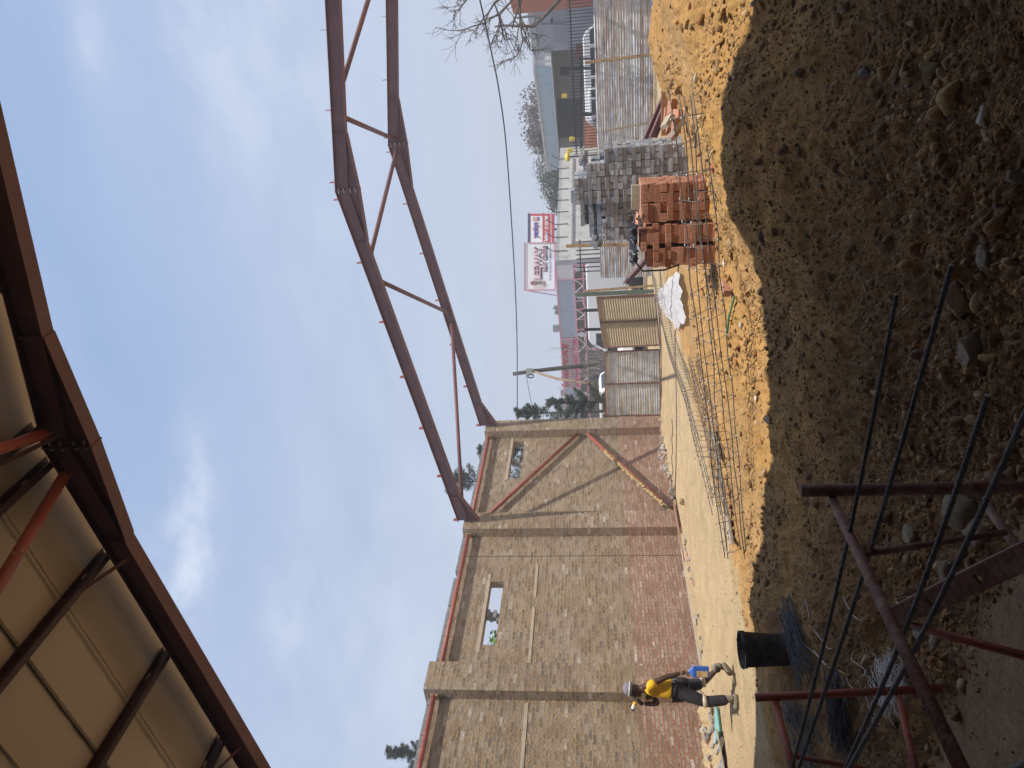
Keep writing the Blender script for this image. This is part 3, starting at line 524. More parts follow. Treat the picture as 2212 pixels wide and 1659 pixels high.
# ------------------------------------------------------------------ steel portal frames
ZR = 7.53; SL_ = 0.163; XR = -3.66; XL, XE = -12.98, 5.66
def ztop(x): return ZR-SL_*abs(x-XR)
CLX = [-12.95, -11.43, -9.88, -8.35, -6.83, -5.32, -3.85, -3.47, -2.0, -.52, .98, 2.5, 4.0]
def skew(o, off=0.0, full=True):
    for ch in ([o] if o.type == 'MESH' else list(o.children)):
        w0 = wloc(ch.parent)
        for v in ch.data.vertices:
            x = v.co.x+w0[0]; y = v.co.y+w0[1]; k = 1.0 if full else min(1, max(0, (y-0.5)/4.2)); v.co.y += (0.0559*(x+8.7)-off)*k
def portal(yc, label, cleats=True, near=False, column=True):
    t = thing('portal_frame', label, 'steel frame', (XL, yc, 5.9)); dep = .29; fw = .0825
    def isec(parts, x0, x1, zt0, zt1, zb0, zb1, nm, y=yc):
        m_ = MB()
        m_.hexa([(x0, y-fw, zt0-.012), (x1, y-fw, zt1-.012), (x1, y+fw, zt1-.012), (x0, y+fw, zt0-.012), (x0, y-fw, zt0), (x1, y-fw, zt1), (x1, y+fw, zt1), (x0, y+fw, zt0)])
        m_.hexa([(x0, y-fw, zb0), (x1, y-fw, zb1), (x1, y+fw, zb1), (x0, y+fw, zb0), (x0, y-fw, zb0+.014), (x1, y-fw, zb1+.014), (x1, y+fw, zb1+.014), (x0, y+fw, zb0+.014)])
        m_.hexa([(x0, y-.005, zb0+.014), (x1, y-.005, zb1+.014), (x1, y+.005, zb1+.014), (x0, y+.005, zb0+.014), (x0, y-.005, zt0-.012), (x1, y-.005, zt1-.012), (x1, y+.005, zt1-.012), (x0, y+.005, zt0-.012)])
        return m_.build(nm, M['red_steel'], t)
    isec(0, XL, XR-.008, ztop(XL), ztop(XR-.008), ztop(XL)-dep, ztop(XR-.008)-dep, 'rafter'); isec(0, XR+.008, XE, ztop(XR+.008), ztop(XE), ztop(XR+.008)-dep, ztop(XE)-dep, 'rafter')
    for s_ in (-1, 1):     # apex haunches: extra web and flange
        xa, xb = XR+s_*.008, XR+s_*1.18; za, zb = ztop(xa)-dep, ztop(xb)-dep; zl = ZR-.52
        h = MB(); h.hexa([(xa, yc-.005, zl), (xb, yc-.005, zb-.012), (xb, yc+.005, zb-.012), (xa, yc+.005, zl), (xa, yc-.005, za-.001), (xb, yc-.005, zb-.001), (xb, yc+.005, zb-.001), (xa, yc+.005, za-.001)])
        h.hexa([(xa, yc-fw, zl-.013), (xb, yc-fw, zb-.014), (xb, yc+fw, zb-.014), (xa, yc+fw, zl-.013), (xa, yc-fw, zl), (xb, yc-fw, zb-.001), (xb, yc+fw, zb-.001), (xa, yc+fw, zl)]); h.build('haunch', M['red_steel'], t)
        st = MB(); st.box((xb-.006, yc-fw+.003, zb+.016), (xb+.006, yc+fw-.003, zb+dep-.02)); st.build('stiffener', M['red_steel'], t)
    xe = XL+.85; h = MB(); h.hexa([(XL, yc-.005, ztop(XL)-dep-.30), (XL+.01, yc+.005, ztop(XL)-dep-.30), (xe, yc+.005, ztop(xe)-dep-.014), (xe, yc-.005, ztop(xe)-dep-.014), (XL, yc-.005, ztop(XL)-dep-.001), (XL+.01, yc+.005, ztop(XL)-dep-.001), (xe, yc+.005, ztop(xe)-dep-.001), (xe, yc-.005, ztop(xe)-dep-.001)])
    h.hexa([(XL, yc-fw, ztop(XL)-dep-.314), (xe, yc-fw, ztop(xe)-dep-.016), (xe, yc+fw, ztop(xe)-dep-.016), (XL, yc+fw, ztop(XL)-dep-.314), (XL, yc-fw, ztop(XL)-dep-.30), (xe, yc-fw, ztop(xe)-dep-.002), (xe, yc+fw, ztop(xe)-dep-.002), (XL, yc+fw, ztop(XL)-dep-.30)]); h.build('eaves_haunch', M['red_steel'], t)
    st = MB(); st.box((xe-.006, yc-fw+.003, ztop(xe)-dep+.016), (xe+.006, yc+fw-.003, ztop(xe)-.016)); st.build('stiffener', M['red_steel'], t)
    sp_ = MB(); sp_.box((XR-.008, yc-fw-.006, ZR-.545), (XR+.008, yc+fw+.006, ZR+.01)); sp_.build('splice_plate', M['red_steel'], t)
    for k, z in enumerate((ZR-.07, ZR-.19, ZR-.33, ZR-.45)):
        for q in (-1, 1): b_ = MB(); b_.tube([(XR-.05, yc+q*.052, z), (XR+.05, yc+q*.052, z)], .013, 6); b_.build('bolt', M['tie'], t)
    if cleats:
        for x in CLX: c = MB(); c.bar((x, yc-.06, ztop(x)+.065), (x, yc+.06, ztop(x)+.065), .008, .13); c.build('cleat', M['red_pipe'], t)
    if column:
        c = MB(); c.box((XE, yc-fw, -.3), (XE+.012, yc+fw, ztop(XE))); c.box((XE+.29, yc-fw, -.3), (XE+.302, yc+fw, ztop(XE))); c.box((XE+.012, yc-.005, -.3), (XE+.29, yc+.005, ztop(XE))); c.build('column', M['red_steel'], t)
    return t
portal(15.31, 'nearer of the two bare red steel rafter frames standing open against the sky')
portal(20.15, 'farther bare red steel rafter frame rising from the last pillar of the wall')
skew(portal(5.2875, 'dark red rafter frame directly under the roof sheeting at the lower left', cleats=False))
portal(0.3, 'roof frame overhead behind the camera', cleats=False)
def roofbrace(xa, ya, xb, yb, label, r_=.055, dz=.17, m_='red_steel', nm='roof_brace'):
    a = (xa, ya, ztop(xa)-dz); b = (xb, yb, ztop(xb)-dz); t = thing(nm, label, 'steel pipe', a); p = MB(); p.tube([a, b], r_, 12); p.build('tube', M[m_], t, True)
    d = (np.array(b)-a); d /= np.linalg.norm(d); 
    g = MB(); g.bar(np.array(a)-d*.05, np.array(a)+d*.16, .012, .14); g.build('end_plate', M[m_], t)
    g = MB(); g.bar(np.array(b)-d*.16, np.array(b)+d*.05, .012, .14); g.build('end_plate', M[m_], t)
yA, yB = 15.40, 20.07
roofbrace(-12.75, yA, -9.15, yB, 'long red brace tube from the nearer frame foot to the farther rafter')
roofbrace(-8.75, yB, -5.80, yA, 'red brace tube between the two rafters, second up from the wall')
roofbrace(-5.25, yA, -3.85, yB, 'red brace tube just left of the ridge, between the two rafters')
roofbrace(-3.50, yB, -2.15, yA, 'short red brace tube just right of the ridge')
roofbrace(-1.65, yA, 1.40, yB, 'red brace tube at the top right, leaving the frame of the photo')
# covered bays: sheeting, purlins; extended unseen behind the camera to darken them
rf = thing('roof_canopy', 'cream insulated roof sheeting on dark red purlins over the lower left corner', 'roof', (XR, 0, ZR))
shm = mat('roof_sheeting', (0.58, 0.52, 0.45), .8, 0, .10, 1.6, .12, 2.0, col2=(0.50, 0.45, 0.39), c2=(.45, .75), c2s=.8)
for s_ in (-1, 1):
    x1 = XL-.55 if s_ < 0 else XE+.6
    sh = MB(); nseg = 60; YS = np.r_[np.linspace(-19, 4, 60), np.linspace(4.05, 5.57, 40)]
    vv = []; r9 = np.random.RandomState(8)
    for i, x in enumerate(np.linspace(XR, x1, nseg)):
        for y in YS:
            sag = .018*math.sin(i*2.6)*(1 if abs(y-5.4) > .25 else 0); vv.append((x, y, ztop(x)+.165+sag*.25-.03*math.exp(-((y-5.05)/.14)**2)+.03*math.exp(-((y-4.75)/.18)**2)))
    ny = len(YS); ff = [(i*ny+j, (i+1)*ny+j, (i+1)*ny+j+1, i*ny+j+1) for i in range(nseg-1) for j in range(ny-1)]
    nv = len(vv); vv += [(a, b, c+.05) for a, b, c in vv]; ff += [tuple(q+nv for q in f[::-1]) for f in ff]
    ff += [(i*ny+ny-1, (i+1)*ny+ny-1, nv+(i+1)*ny+ny-1, nv+i*ny+ny-1) for i in range(nseg-1)]
    sh.add(vv, ff); sh.build('sheeting', shm, rf, True)
for k in range(1, 28):       # lap seams of the lining run down the slope
    yk = 5.35-k*.62
    sm_ = MB()
    big = (k % 3 == 2)
    for s_ in (-1, 1):
        x1 = XL-.5 if s_ < 0 else XE+.55
        sm_.bar((XR, yk, ztop(XR)+.148), (x1, yk, ztop(x1)+.148), .030 if big else .012, .016)
    sm_.build('seam', mat('seam_%d' % k, (0.22, 0.19, 0.15) if big else (0.50, 0.41, 0.31), .9, bump=0) if k < 3 else (bpy.data.materials['seam_2'] if big else bpy.data.materials['seam_1']), rf)
for x in [-12.95, -11.1, -9.55, -8.05, -6.52, -5.05, -3.86, -3.46, -2.0, -.52, .98, 2.5, 4.0, 5.4]:
    p = MB(); z = ztop(x)+.012
    p.box((x-.035, -18.9, z), (x+.035, 5.43, z+.006)); p.box((x-.035, -18.9, z+.006), (x-.030, 5.43, z+.125)); p.box((x-.035, -18.9, z+.125), (x+.035, 5.43, z+.131)); p.box((x+.030, -18.9, z+.006), (x+.035, 5.43, z+.02)); p.build('purlin', M['dark_steel'], rf)
def stay(x, y): p = MB(); p.bar((x, y-.55, ztop(x)+.02), (x, y-.02, ztop(x)-.27), .045, .006); p.build('fly_brace', M['red_steel'], rf)
for x in (-5.05, -8.05, -3.5): stay(x, 5.38)
skew(rf, .112, False)
roofbrace(-3.92, 5.38, -5.15, 0.6, 'thick red brace tube under the sheeting left of the ridge', .055, .16, 'red_pipe')
roofbrace(-3.42, 5.38, -1.7, 0.6, 'thick red brace tube under the sheeting right of the ridge', .055, .16, 'red_pipe')
# unseen side and back walls behind the camera, added to darken the roofed bays
bw = thing('brick_wall', 'unseen brick side and back walls added behind the camera to darken the roofed bays', 'wall', (5.96, -5, 0)); p = MB(); p.box((5.97, -19, -.5), (6.2, 5.4, 5.9)); p.box((-13.2, -19.2, -.5), (5.97, -19.0, 7.4)); p.build('brickwork', M['brickwork'], bw, uv=True)
# ------------------------------------------------------------------ brick stacks (every brick its own object)
def objrand_brick(name, c1, c2, ribs=False, white=0.0):
    m, t, b = newmat(name); oi = N(t, 'ShaderNodeObjectInfo'); tcn = N(t, 'ShaderNodeTexCoord')
    n1 = N(t, 'ShaderNodeTexNoise'); n1.inputs['Scale'].default_value = 25; n1.inputs['Detail'].default_value = 6; n1.inputs['Roughness'].default_value = .7; t.links.new(tcn.outputs['Object'], n1.inputs['Vector'])
    c = mixc(t, oi.outputs['Random'], c1, c2); c = mixc(t, 1.0, c, ramp(t, n1.outputs[0], [(.3, .72), (.72, 1.28)]), 'MULTIPLY')
    hgt = n1.outputs[0]
    if ribs:
        sp = N(t, 'ShaderNodeSeparateXYZ'); t.links.new(tcn.outputs['Object'], sp.inputs[0])
        wv = mathn(t, 'SINE', mathn(t, 'MULTIPLY', mathn(t, 'ADD', sp.outputs[0], sp.outputs[1]), 400.0)); hgt = mathn(t, 'ADD', mathn(t, 'MULTIPLY', wv, 0.30), mathn(t, 'MULTIPLY', n1.outputs[0], .4))
        c = mixc(t, mathn(t, 'MULTIPLY', ramp(t, wv, [(0.0, 1.0), (0.4, 0.0)]), .35), c, tuple(q*.45 for q in c1))
    t.links.new(c, b.inputs['Base Color']); b.inputs['Roughness'].default_value = .95; b.inputs['Specular IOR Level'].default_value = .15
    bp = N(t, 'ShaderNodeBump'); bp.inputs['Strength'].default_value = .6; bp.inputs['Distance'].default_value = .006; t.links.new(hgt, bp.inputs['Height']); t.links.new(bp.outputs[0], b.inputs['Normal'])
    return m
MGB = objrand_brick('cement_brick', (0.25, 0.268, 0.30), (0.43, 0.45, 0.485)); MRB = objrand_brick('clay_brick', (0.50, 0.235, 0.15), (0.62, 0.34, 0.24), True); MPB = objrand_brick('pink_brick', (0.42, 0.27, 0.21), (0.52, 0.36, 0.29))
def brick_mesh(nm, L, Wd, Hh, material, bev=.004, chips=0):
    bm = bmesh.new(); bmesh.ops.create_cube(bm, size=1); bmesh.ops.scale(bm, vec=(L, Wd, Hh), verts=bm.verts); bmesh.ops.bevel(bm, geom=bm.edges[:], offset=bev, segments=1, affect='EDGES')
    if chips:
        rr = random.Random(chips)
        for v in bm.verts: v.co += Vector((rr.uniform(-1, 1), rr.uniform(-1, 1), rr.uniform(-1, 1)))*.004
    me = bpy.data.meshes.new(nm); bm.to_mesh(me); bm.free(); me.materials.append(material); return me
GB = [brick_mesh('cement_brick', .222, .106, .071, MGB, .004, k+1) for k in range(4)]; RB = [brick_mesh('clay_brick', .222, .106, .071, MRB, .002)]
def gen_stack(corner, rot, width, depth, ncourse, topf, rnd, pitch=.0745, jit=.012):
    c, s_ = math.cos(rot), math.sin(rot); out = []
    for k in range(ncourse):
        a = (k+rnd.randint(0, 1)) % 2 if rnd.random() < .15 else k % 2
        lx, ly = (.222, .106) if a == 0 else (.106, .222); nx = max(1, int(width/(lx+.001))); ny = max(1, int(depth/(ly+.001))); px_w = width/nx; py_w = depth/ny
        for i in range(nx):
            for j in range(ny):
                x = -(i+.5)*px_w; y = ly/2+.002+j*py_w; z = (k+.5)*pitch
                if (k+1)*pitch > topf(-x, y)+.001: continue
                above = (k+2)*pitch <= topf(-x, y)+.001 and k+1 < ncourse
                pr = 0 if j == 0 else (1 if i == 0 else (2 if not above else (4 if j == 1 else 5)))
                if j and i == nx-1: pr = 3
                x += rnd.uniform(-jit, jit)*.5; y += rnd.uniform(-jit, jit)*1.3
                out.append((pr, (corner[0]+x*c-y*s_, corner[1]+x*s_+y*c, corner[2]+z), rot+(0 if a == 0 else math.pi/2)+rnd.uniform(-.03, .03)))
    return out
def place_bricks(L, meshes, name, label, cat, group, cap, restlabel, mt):
    zz_ = [q[1][2] for q in L]; z0_, z1_ = min(zz_), max(zz_)
    L.sort(key=lambda q: (q[0], math.dist(q[1], CAM))); rnd = random.Random(3)
    for q in L[:cap]:
        o = bpy.data.objects.new(name, rnd.choice(meshes)); COL.objects.link(o); o.location = q[1]
        o.rotation_euler = q[2] if isinstance(q[2], tuple) else (rnd.uniform(-.012, .012), rnd.uniform(-.012, .012), q[2])
        part = {0: 'front face', 1: 'right end'}.get(q[0], 'top'); k = int(min(3.99, (q[1][2]-z0_)/(z1_-z0_)*4)); lev = ('lowest', 'lower middle', 'upper middle', 'highest')[k]
        if part == 'top': lev = 'stepped'
        s_ = '%s, in the %s courses of its %s' % (label, lev, part) if part != 'top' else '%s, on its stepped top' % label; setp(o, s_, cat, '%s, %s %s' % (group, lev, part))
    if L[cap:]:
        b = MB()
        for q in L[cap:]:
            r_ = q[2] if not isinstance(q[2], tuple) else q[2][2]; c, s_ = math.cos(r_), math.sin(r_); b.obox(q[1], (c*.111, s_*.111, 0), (-s_*.053, c*.053, 0), (0, 0, .0355))
        o = b.build(name+'_infill', mt); setp(o, restlabel, cat, None, 'stuff')
rnd = random.Random(21)
cA = onY(1480, 308, G(1480, 309, 11.7)[1]); cA = (cA[0], cA[1], .33)
def topA(x, y):     # x = distance left of the right hand corner
    t = np.interp(x, [0, .10, .11, .22, .23, .36, .37, .5, .52, 1.2], [1.22, 1.22, 1.42, 1.42, 1.62, 1.62, 1.80, 1.87, 1.90, 1.93]); return t+.07+.04*math.sin(x*23+y*9)
LA = gen_stack(cA, 0.0, 0.917, .60, 27, topA, rnd)
for (px, py, tz) in ((1256, 336, .5), (1259, 344, 1.1), (1264, 340, .2), (1266, 352, .8), (1262, 358, 1.5)):
    p = onY(px, py, cA[1]+.25); LA.append((0, tuple(p), (rnd.uniform(-.5, .5), rnd.uniform(-.5, .5), tz)))
place_bricks(LA, GB, 'cement_brick', 'grey brick of the tall stack', 'brick', 'grey cement bricks in the tall stack', 214, 'grey cement bricks filling the inside of the tall stack', MGB)
wB = onY(1400, 431, cA[1]+.12); cB = (wB[0], cA[1]+.12, .33)
def topB(x, y): return (1.50 if y < .24 else (1.90 if x < .5 else 1.74))+.03*math.sin(x*15)
LB = gen_stack(cB, 0.02, .69, .60, 26, topB, rnd)
for (px, py, tz) in ((1281, 520, .3), (1290, 524, 1.2), (1297, 519, .1)):
    p = onY(px, py, cB[1]+.16); LB.append((0, tuple(p), (rnd.uniform(-.3, .3), .3, tz)))
LB = [q for q in LB if not (q[0] == 0 and q[1][2] < .85)]+[(6, q[1], q[2]) for q in LB if q[0] == 0 and q[1][2] < .85]
place_bricks(LB, GB, 'cement_brick', 'grey brick of the lower left stack', 'brick', 'grey cement bricks in the lower stack', 84, 'grey cement bricks filling the inside of the lower stack', MGB)
cR = G(1545, 486, 8.5); zr = .40; pr_ = G(1480, 392, 8.55)
def topR(x, y): return 1.075 if x > .07 or y > .1 else 1.0
cR2 = (pr_[0], pr_[1], zr); LR = gen_stack(cR2, R(6), .465, .62, 15, lambda x, y: .985+.03*math.sin(x*9), rnd, .0745, .014)
place_bricks(LR, RB, 'clay_brick', 'orange brick of the right red block', 'brick', 'red clay bricks in the right block', 150, 'clay bricks filling the inside of the right block', MRB)
c3 = (pr_[0]-.472*math.cos(R(6)), pr_[1]-.472*math.sin(R(6))-.05, zr-.05); LR2 = gen_stack(c3, R(9), .545, .62, 15, lambda x, y: 1.03+.02*math.sin(x*9), rnd, .0745, .02)
place_bricks(LR2, RB, 'clay_brick', 'orange brick of the left red block', 'brick', 'red clay bricks in the left block', 130, 'clay bricks filling the inside of the left block', MRB)
def lone(mesh, px, py, D, rot, label, nm, z=None, sc=(1, 1, 1), cat='brick', group=None):
    p = G(px, py, D); o = bpy.data.objects.new(nm, mesh); COL.objects.link(o); o.location = (p[0], p[1], p[2] if z is None else z); o.rotation_euler = rot; o.scale = sc; return setp(o, label, cat, group)
CBK = brick_mesh('concrete_block', .29, .14, .10, M['concrete'], .004, 5)
def top_of(c, rot, x, y, z): return (c[0]-x*math.cos(rot)-y*math.sin(rot), c[1]-x*math.sin(rot)+y*math.cos(rot), z)
o = bpy.data.objects.new('concrete_block', CBK); COL.objects.link(o); o.location = top_of(cR2, R(6), .16, .10, zr+.985+.055); o.rotation_euler = (0, .03, .2); setp(o, 'grey concrete block lying on top of the right block of red bricks', 'block')
# broken bricks by the right end and on the bank
for i, (px, py, D, rz, lb, sc) in enumerate([(1440, 255, 9.6, .3, 'orange clay brick standing on end left of the sand crest', (1.2, 1, 1)), (1447, 268, 9.5, 1.0, 'orange clay brick under the grey slab piece', (1.1, 1, 1.1)),
        (1452, 232, 9.3, .5, 'curved orange clay brick half buried at the sand crest', (.8, 1, 1.2)), (1462, 262, 9.2, .2, 'long orange clay brick lying at the foot of the bank', (1.3, 1.1, 1)), (1455, 288, 9.6, 1.5, 'orange clay brick next to the grey stack', (1, 1, 1.3))]):
    lone(RB[0], px, py, D, (.2*i, .1, rz), lb, 'clay_brick', sc=sc)
lone(CBK, 1442, 262, 9.1, (.6, .5, .8), 'pale grey slab piece leaning on the orange bricks', 'concrete_block', sc=(.6, 1, .6), cat='block'); lone(CBK, 1463, 277, 8.9, (.5, .7, 1.0), 'broken grey paving block on the sand', 'concrete_block', sc=(.8, 1, .6), cat='block')
def on_ground(px, py, z0=.2):
    z = z0
    for _ in range(6): p = onZ(px, py, z); z = gz(p[0], p[1])
    return np.array([p[0], p[1], z])
p = on_ground(1577, 622, .4); o = bpy.data.objects.new('clay_brick', RB[0]); COL.objects.link(o); o.location = p+np.array([0, 0, .05]); o.rotation_euler = (0, 0, 1.1); o.scale = (.8, 1, 1.2); setp(o, 'single orange clay brick lying on the bank below the rebar cage', 'brick')
for i, (px, py, nm, col, lb) in enumerate([(1575, 712, 'paper_scrap', (.75, .75, .75), 'crumpled pale plastic scrap on the bank below the cage'), (1570, 566, 'paper_scrap', (.8, .78, .75), 'white paper scrap at the foot of the red stack'), (1636, 862, 'paper_scrap', (.72, .68, .6), 'crumpled cream paper at the edge of the shade'),
        (1509, 170, 'plastic_bottle', (.6, .6, .58), 'clear plastic bottle lying on the sunlit sand'), (1600, 700, 'paper_scrap', (.7, .7, .7), 'small white litter beside the green strip')]):
    q = on_ground(px, py); V_, F_ = rock_shape(2, .25, 300+i, True, 2); o = npmesh(nm, V_*np.array([.07, .03, .02])+q+[0, 0, .02], F_, M['stone'], None, np.tile(col, (len(V_), 1)), False); setp(o, lb, 'bottle' if 'bottle' in nm else 'litter')
a_ = on_ground(1578, 640); b_ = on_ground(1574, 730); g = MB(); g.tube([a_+[0, 0, .02], (a_+b_)/2+[0, 0, .04], b_+[0, 0, .015]], .012, 6); o = g.build('plastic_strap', mat('green_plastic', (.02, .22, .09), .5)); setp(o, 'thin green plastic strap on the bank beside the lone brick', 'strap')
o = None
q = on_ground(1549, 364, .5); V_, F_ = rock_shape(2, .1, 401, True, 3); o = npmesh('brick_lump', V_*.06+q+[0, 0, .03], F_, M['stone'], None, np.tile((.62, .2, .1), (len(V_), 1)), False); setp(o, 'bright orange brick lump on the gravel right of the red stack', 'rubble')
# rubble at the wall foot
RC = [(.36, .33, .30), (.30, .28, .27), (.42, .38, .33), (.40, .25, .18)]; rr = random.Random(9)
RUBV = []
for v_ in range(6):
    V_, F_ = rock_shape(1, .05, 500+v_, False, 6); V_ = V_*np.array([.11, .06, .045]); me = bpy.data.meshes.new('broken_brick'); me.from_pydata(V_.tolist(), [], F_.tolist()); me.materials.append(mat('rubble_%d' % v_, RC[v_ % 4], .95, 0, .2, 12, .3, 60)); RUBV.append(me)
def rubble(n, x0, x1, y0, y1, lb, grp, hp=.12):
    for _ in range(n):
        x = rr.uniform(x0, x1); y = rr.uniform(y0, y1); o = bpy.data.objects.new('broken_brick', rr.choice(RUBV)); COL.objects.link(o); o.location = (x, y, gz(x, y)+rr.uniform(.0, hp)); o.rotation_euler = tuple(rr.uniform(-.7, .7) if k < 2 else rr.uniform(0, 6.3) for k in range(3)); s1 = rr.uniform(.6, 1.25); o.scale = (s1, s1, s1); setp(o, lb, 'broken brick', grp)
rubble(60, -12.95, -12.45, 15.9, 18.4, 'broken grey brick piece in the heap below the diagonal braces', 'rubble heap below the diagonal braces'); rubble(16, -12.9, -12.2, 18.5, 21.0, 'broken brick piece strewn at the foot of the last pillar', 'rubble at the last pillar', .04)
rubble(34, -12.95, -12.0, 6.6, 9.6, 'broken grey brick piece in the heap at the lower left wall foot', 'rubble at the lower left wall foot', .08); rubble(22, -12.8, -12.2, 10.0, 14, 'broken brick piece beside the wall trench', 'rubble beside the trench', .03)
for i, (px, py, D, rt_, sc) in enumerate([(1548, 1592, 12.6, (.3, .2, .3), 1), (1557, 1608, 12.3, (.1, .4, 1.2), 1), (1544, 1624, 12.6, (.5, 0, .7), 1.1), (1560, 1645, 12.2, (.2, .3, 2), 1), (1540, 1605, 12.9, (.1, .1, .1), .9)]):
    p = onZ(px, py, .10); lone(GB[i % 4], px, py, float((p-CAM) @ CF), rt_, 'whole grey cement brick %s at the lower left wall foot' % ('tilted on the rubble', 'lying flat beside the teal sack', 'standing on its edge', 'nearest the track', 'closest to the wall')[i], 'cement_brick')
q = on_ground(1566, 1625, .1); pk = MB(); pk.obox(q+[0, 0, .05], (.10, .30, .02), (.17, -.05, .03), (0, 0, .012)); setp(pk.build('slab', M['concrete'], bevel=.004), 'pale flat slab lying on earth beside the teal sack', 'slab')
def sack(px, py, col, nm, lb, L=.32, W_=.10, Hh=.08, yaw=1.2, z0=.1, seed=5):
    q = on_ground(px, py, z0); V_, F_ = rock_shape(3, .10, seed, False); n1_ = fbm(V_[:, 0]*3+5, V_[:, 1]*3+V_[:, 2]*2, 4)[:, None]; V_ = V_*(0.8+.45*n1_); V_ = V_*np.array([L, W_, Hh]); c, s_ = math.cos(yaw), math.sin(yaw); V_ = V_@np.array([[c, s_, 0], [-s_, c, 0], [0, 0, 1]])+q+np.array([0, 0, Hh*.8]); o = npmesh(nm, V_, F_, mat(nm+'_'+lb[:4], col, .6, bump=.4, bscale=14)); return setp(o, lb, 'sack')
sack(1557, 1560, (.16, .36, .36), 'sack', 'crumpled teal plastic sack on the rubble behind the man', .24, .075, .06, 1.2, seed=8)
cb_ = [on_ground(1452+(k % 3), 905+k*14, 0)+[0, 0, .012] for k in range(22)]; g = MB(); g.tube(cb_, .009, 6); setp(g.build('cable', M['black']), 'thin dark cable lying along the trodden track', 'cable')
# ------------------------------------------------------------------ rebar cages
def cage(name, label, pts, w_, h_, step, rb, rs_, seed, nb=(3, 2), twist=0.0, ties=True, a0=0.0):
    pts = [np.array(p, float) for p in pts]; r2 = random.Random(seed); seg = [np.linalg.norm(pts[i+1]-pts[i]) for i in range(len(pts)-1)]; Lt = sum(seg)
    def at(s):
        for i, q in enumerate(seg):
            if s <= q or i == len(seg)-1:
                d = (pts[i+1]-pts[i])/q; return pts[i]+d*s, d
            s -= q
    t = thing(name, label, 'rebar cage', pts[0])
    def frame(s):
        p, d = at(s); sd = np.cross(d, [0, 0, 1.0]); sd /= np.linalg.norm(sd); up = np.cross(sd, d); a = a0+twist*s/Lt; return p, sd*math.cos(a)+up*math.sin(a), up*math.cos(a)-sd*math.sin(a), d
    corners = [(-.5, -.5), (.5, -.5), (.5, .5), (-.5, .5)]+([(0, .5)] if nb[0] > 2 else [])+([(0, -.5)] if nb[0] > 3 else [])
    for cx_, cy_ in corners:
        ov = [r2.uniform(-.02, .1), r2.uniform(-.02, .25)]; q = []
        for k in range(13):
            s = -ov[0]+(Lt+ov[0]+ov[1])*k/12; p, sd, up, d = frame(min(max(s, 0.001), Lt-.001)); p = p+d*(s-min(max(s, 0), Lt)); q.append(p+sd*cx_*w_*.93+up*cy_*h_*.93+np.array([r2.uniform(-1, 1), r2.uniform(-1, 1), r2.uniform(-1, 1)])*.016)
        b = MB(); b.tube(q, rb, 7); b.build('bar', M['cage'], t, True)
    s = step*.6
    while s < Lt:
        p, sd, up, d = frame(s); lean = r2.uniform(-.25, .25); b = MB(); P4 = []
        for cx_, cy_ in corners[:4]: P4.append(p+sd*cx_*w_*1.04+up*cy_*h_*1.04+d*(cy_*h_*lean+cx_*w_*r2.uniform(-.1, .1)))
        b.tube(P4, rs_, 6, closed=True); b.tube([P4[3], P4[3]+(P4[1]-P4[3])*.22], rs_, 6)
        b.cur = 1
        if ties:
            for cx_, cy_ in corners[:5]: b.tube([p+sd*cx_*w_+up*cy_*h_+np.array([0, 0, .006])-d*.018, p+sd*cx_*w_+up*cy_*h_+d*.018+np.array([.008, 0, .008])], .0065, 5)
        b.build('stirrup', [M['cage'], M['tie']], t, True); s += step*r2.uniform(.9, 1.1)
    return t
cage('rebar_cage', 'long straight rebar cage with bright tie wires resting on the sand bank', [G(1484, 215, 7.0), G(1586, 1185, 9.2)], .24, .24, .26, .0062, .0042, 4, (4, 2), -.7, True, .9)
c2p = []
for px, py in ((1421, 592), (1436, 680), (1462, 765), (1500, 860), (1530, 965), (1562, 1078)):
    q = on_ground(px+6, py, .05); c2p.append(q+[0, 0, .11])
cage('rebar_cage', 'bent dark rebar cage of closely spaced stirrups lying between the track and the sand bank', c2p, .27, .22, .20, .006, .005, 6, (3, 2), .5, False, -.4)
c3p = [on_ground(px, py, .05)+np.array([0, 0, .10]) for px, py in ((1508, 775), (1545, 905), (1582, 1080))]
cage('rebar_cage', 'short third rebar cage lying half hidden beside the long straight one', c3p, .16, .13, .15, .006, .005, 9, (3, 2), .7, False)
def beam(px1, py1, D1, px2, py2, D2, w_, h_, m_, nm, lb, cat): b = MB(); b.bar(G(px1, py1, D1), G(px2, py2, D2), w_, h_); return setp(b.build(nm, M[m_] if isinstance(m_, str) else m_, bevel=.003), lb, cat)
a_ = on_ground(1552, 930, .2)+[0, 0, .05]; b_ = on_ground(1596, 1175, .1)+[0, 0, .10]; g = MB(); g.bar(a_, b_, .16, .04); setp(g.build('timber_board', M['timber_grey'], bevel=.004), 'weathered grey board under the left end of the long cage', 'board')
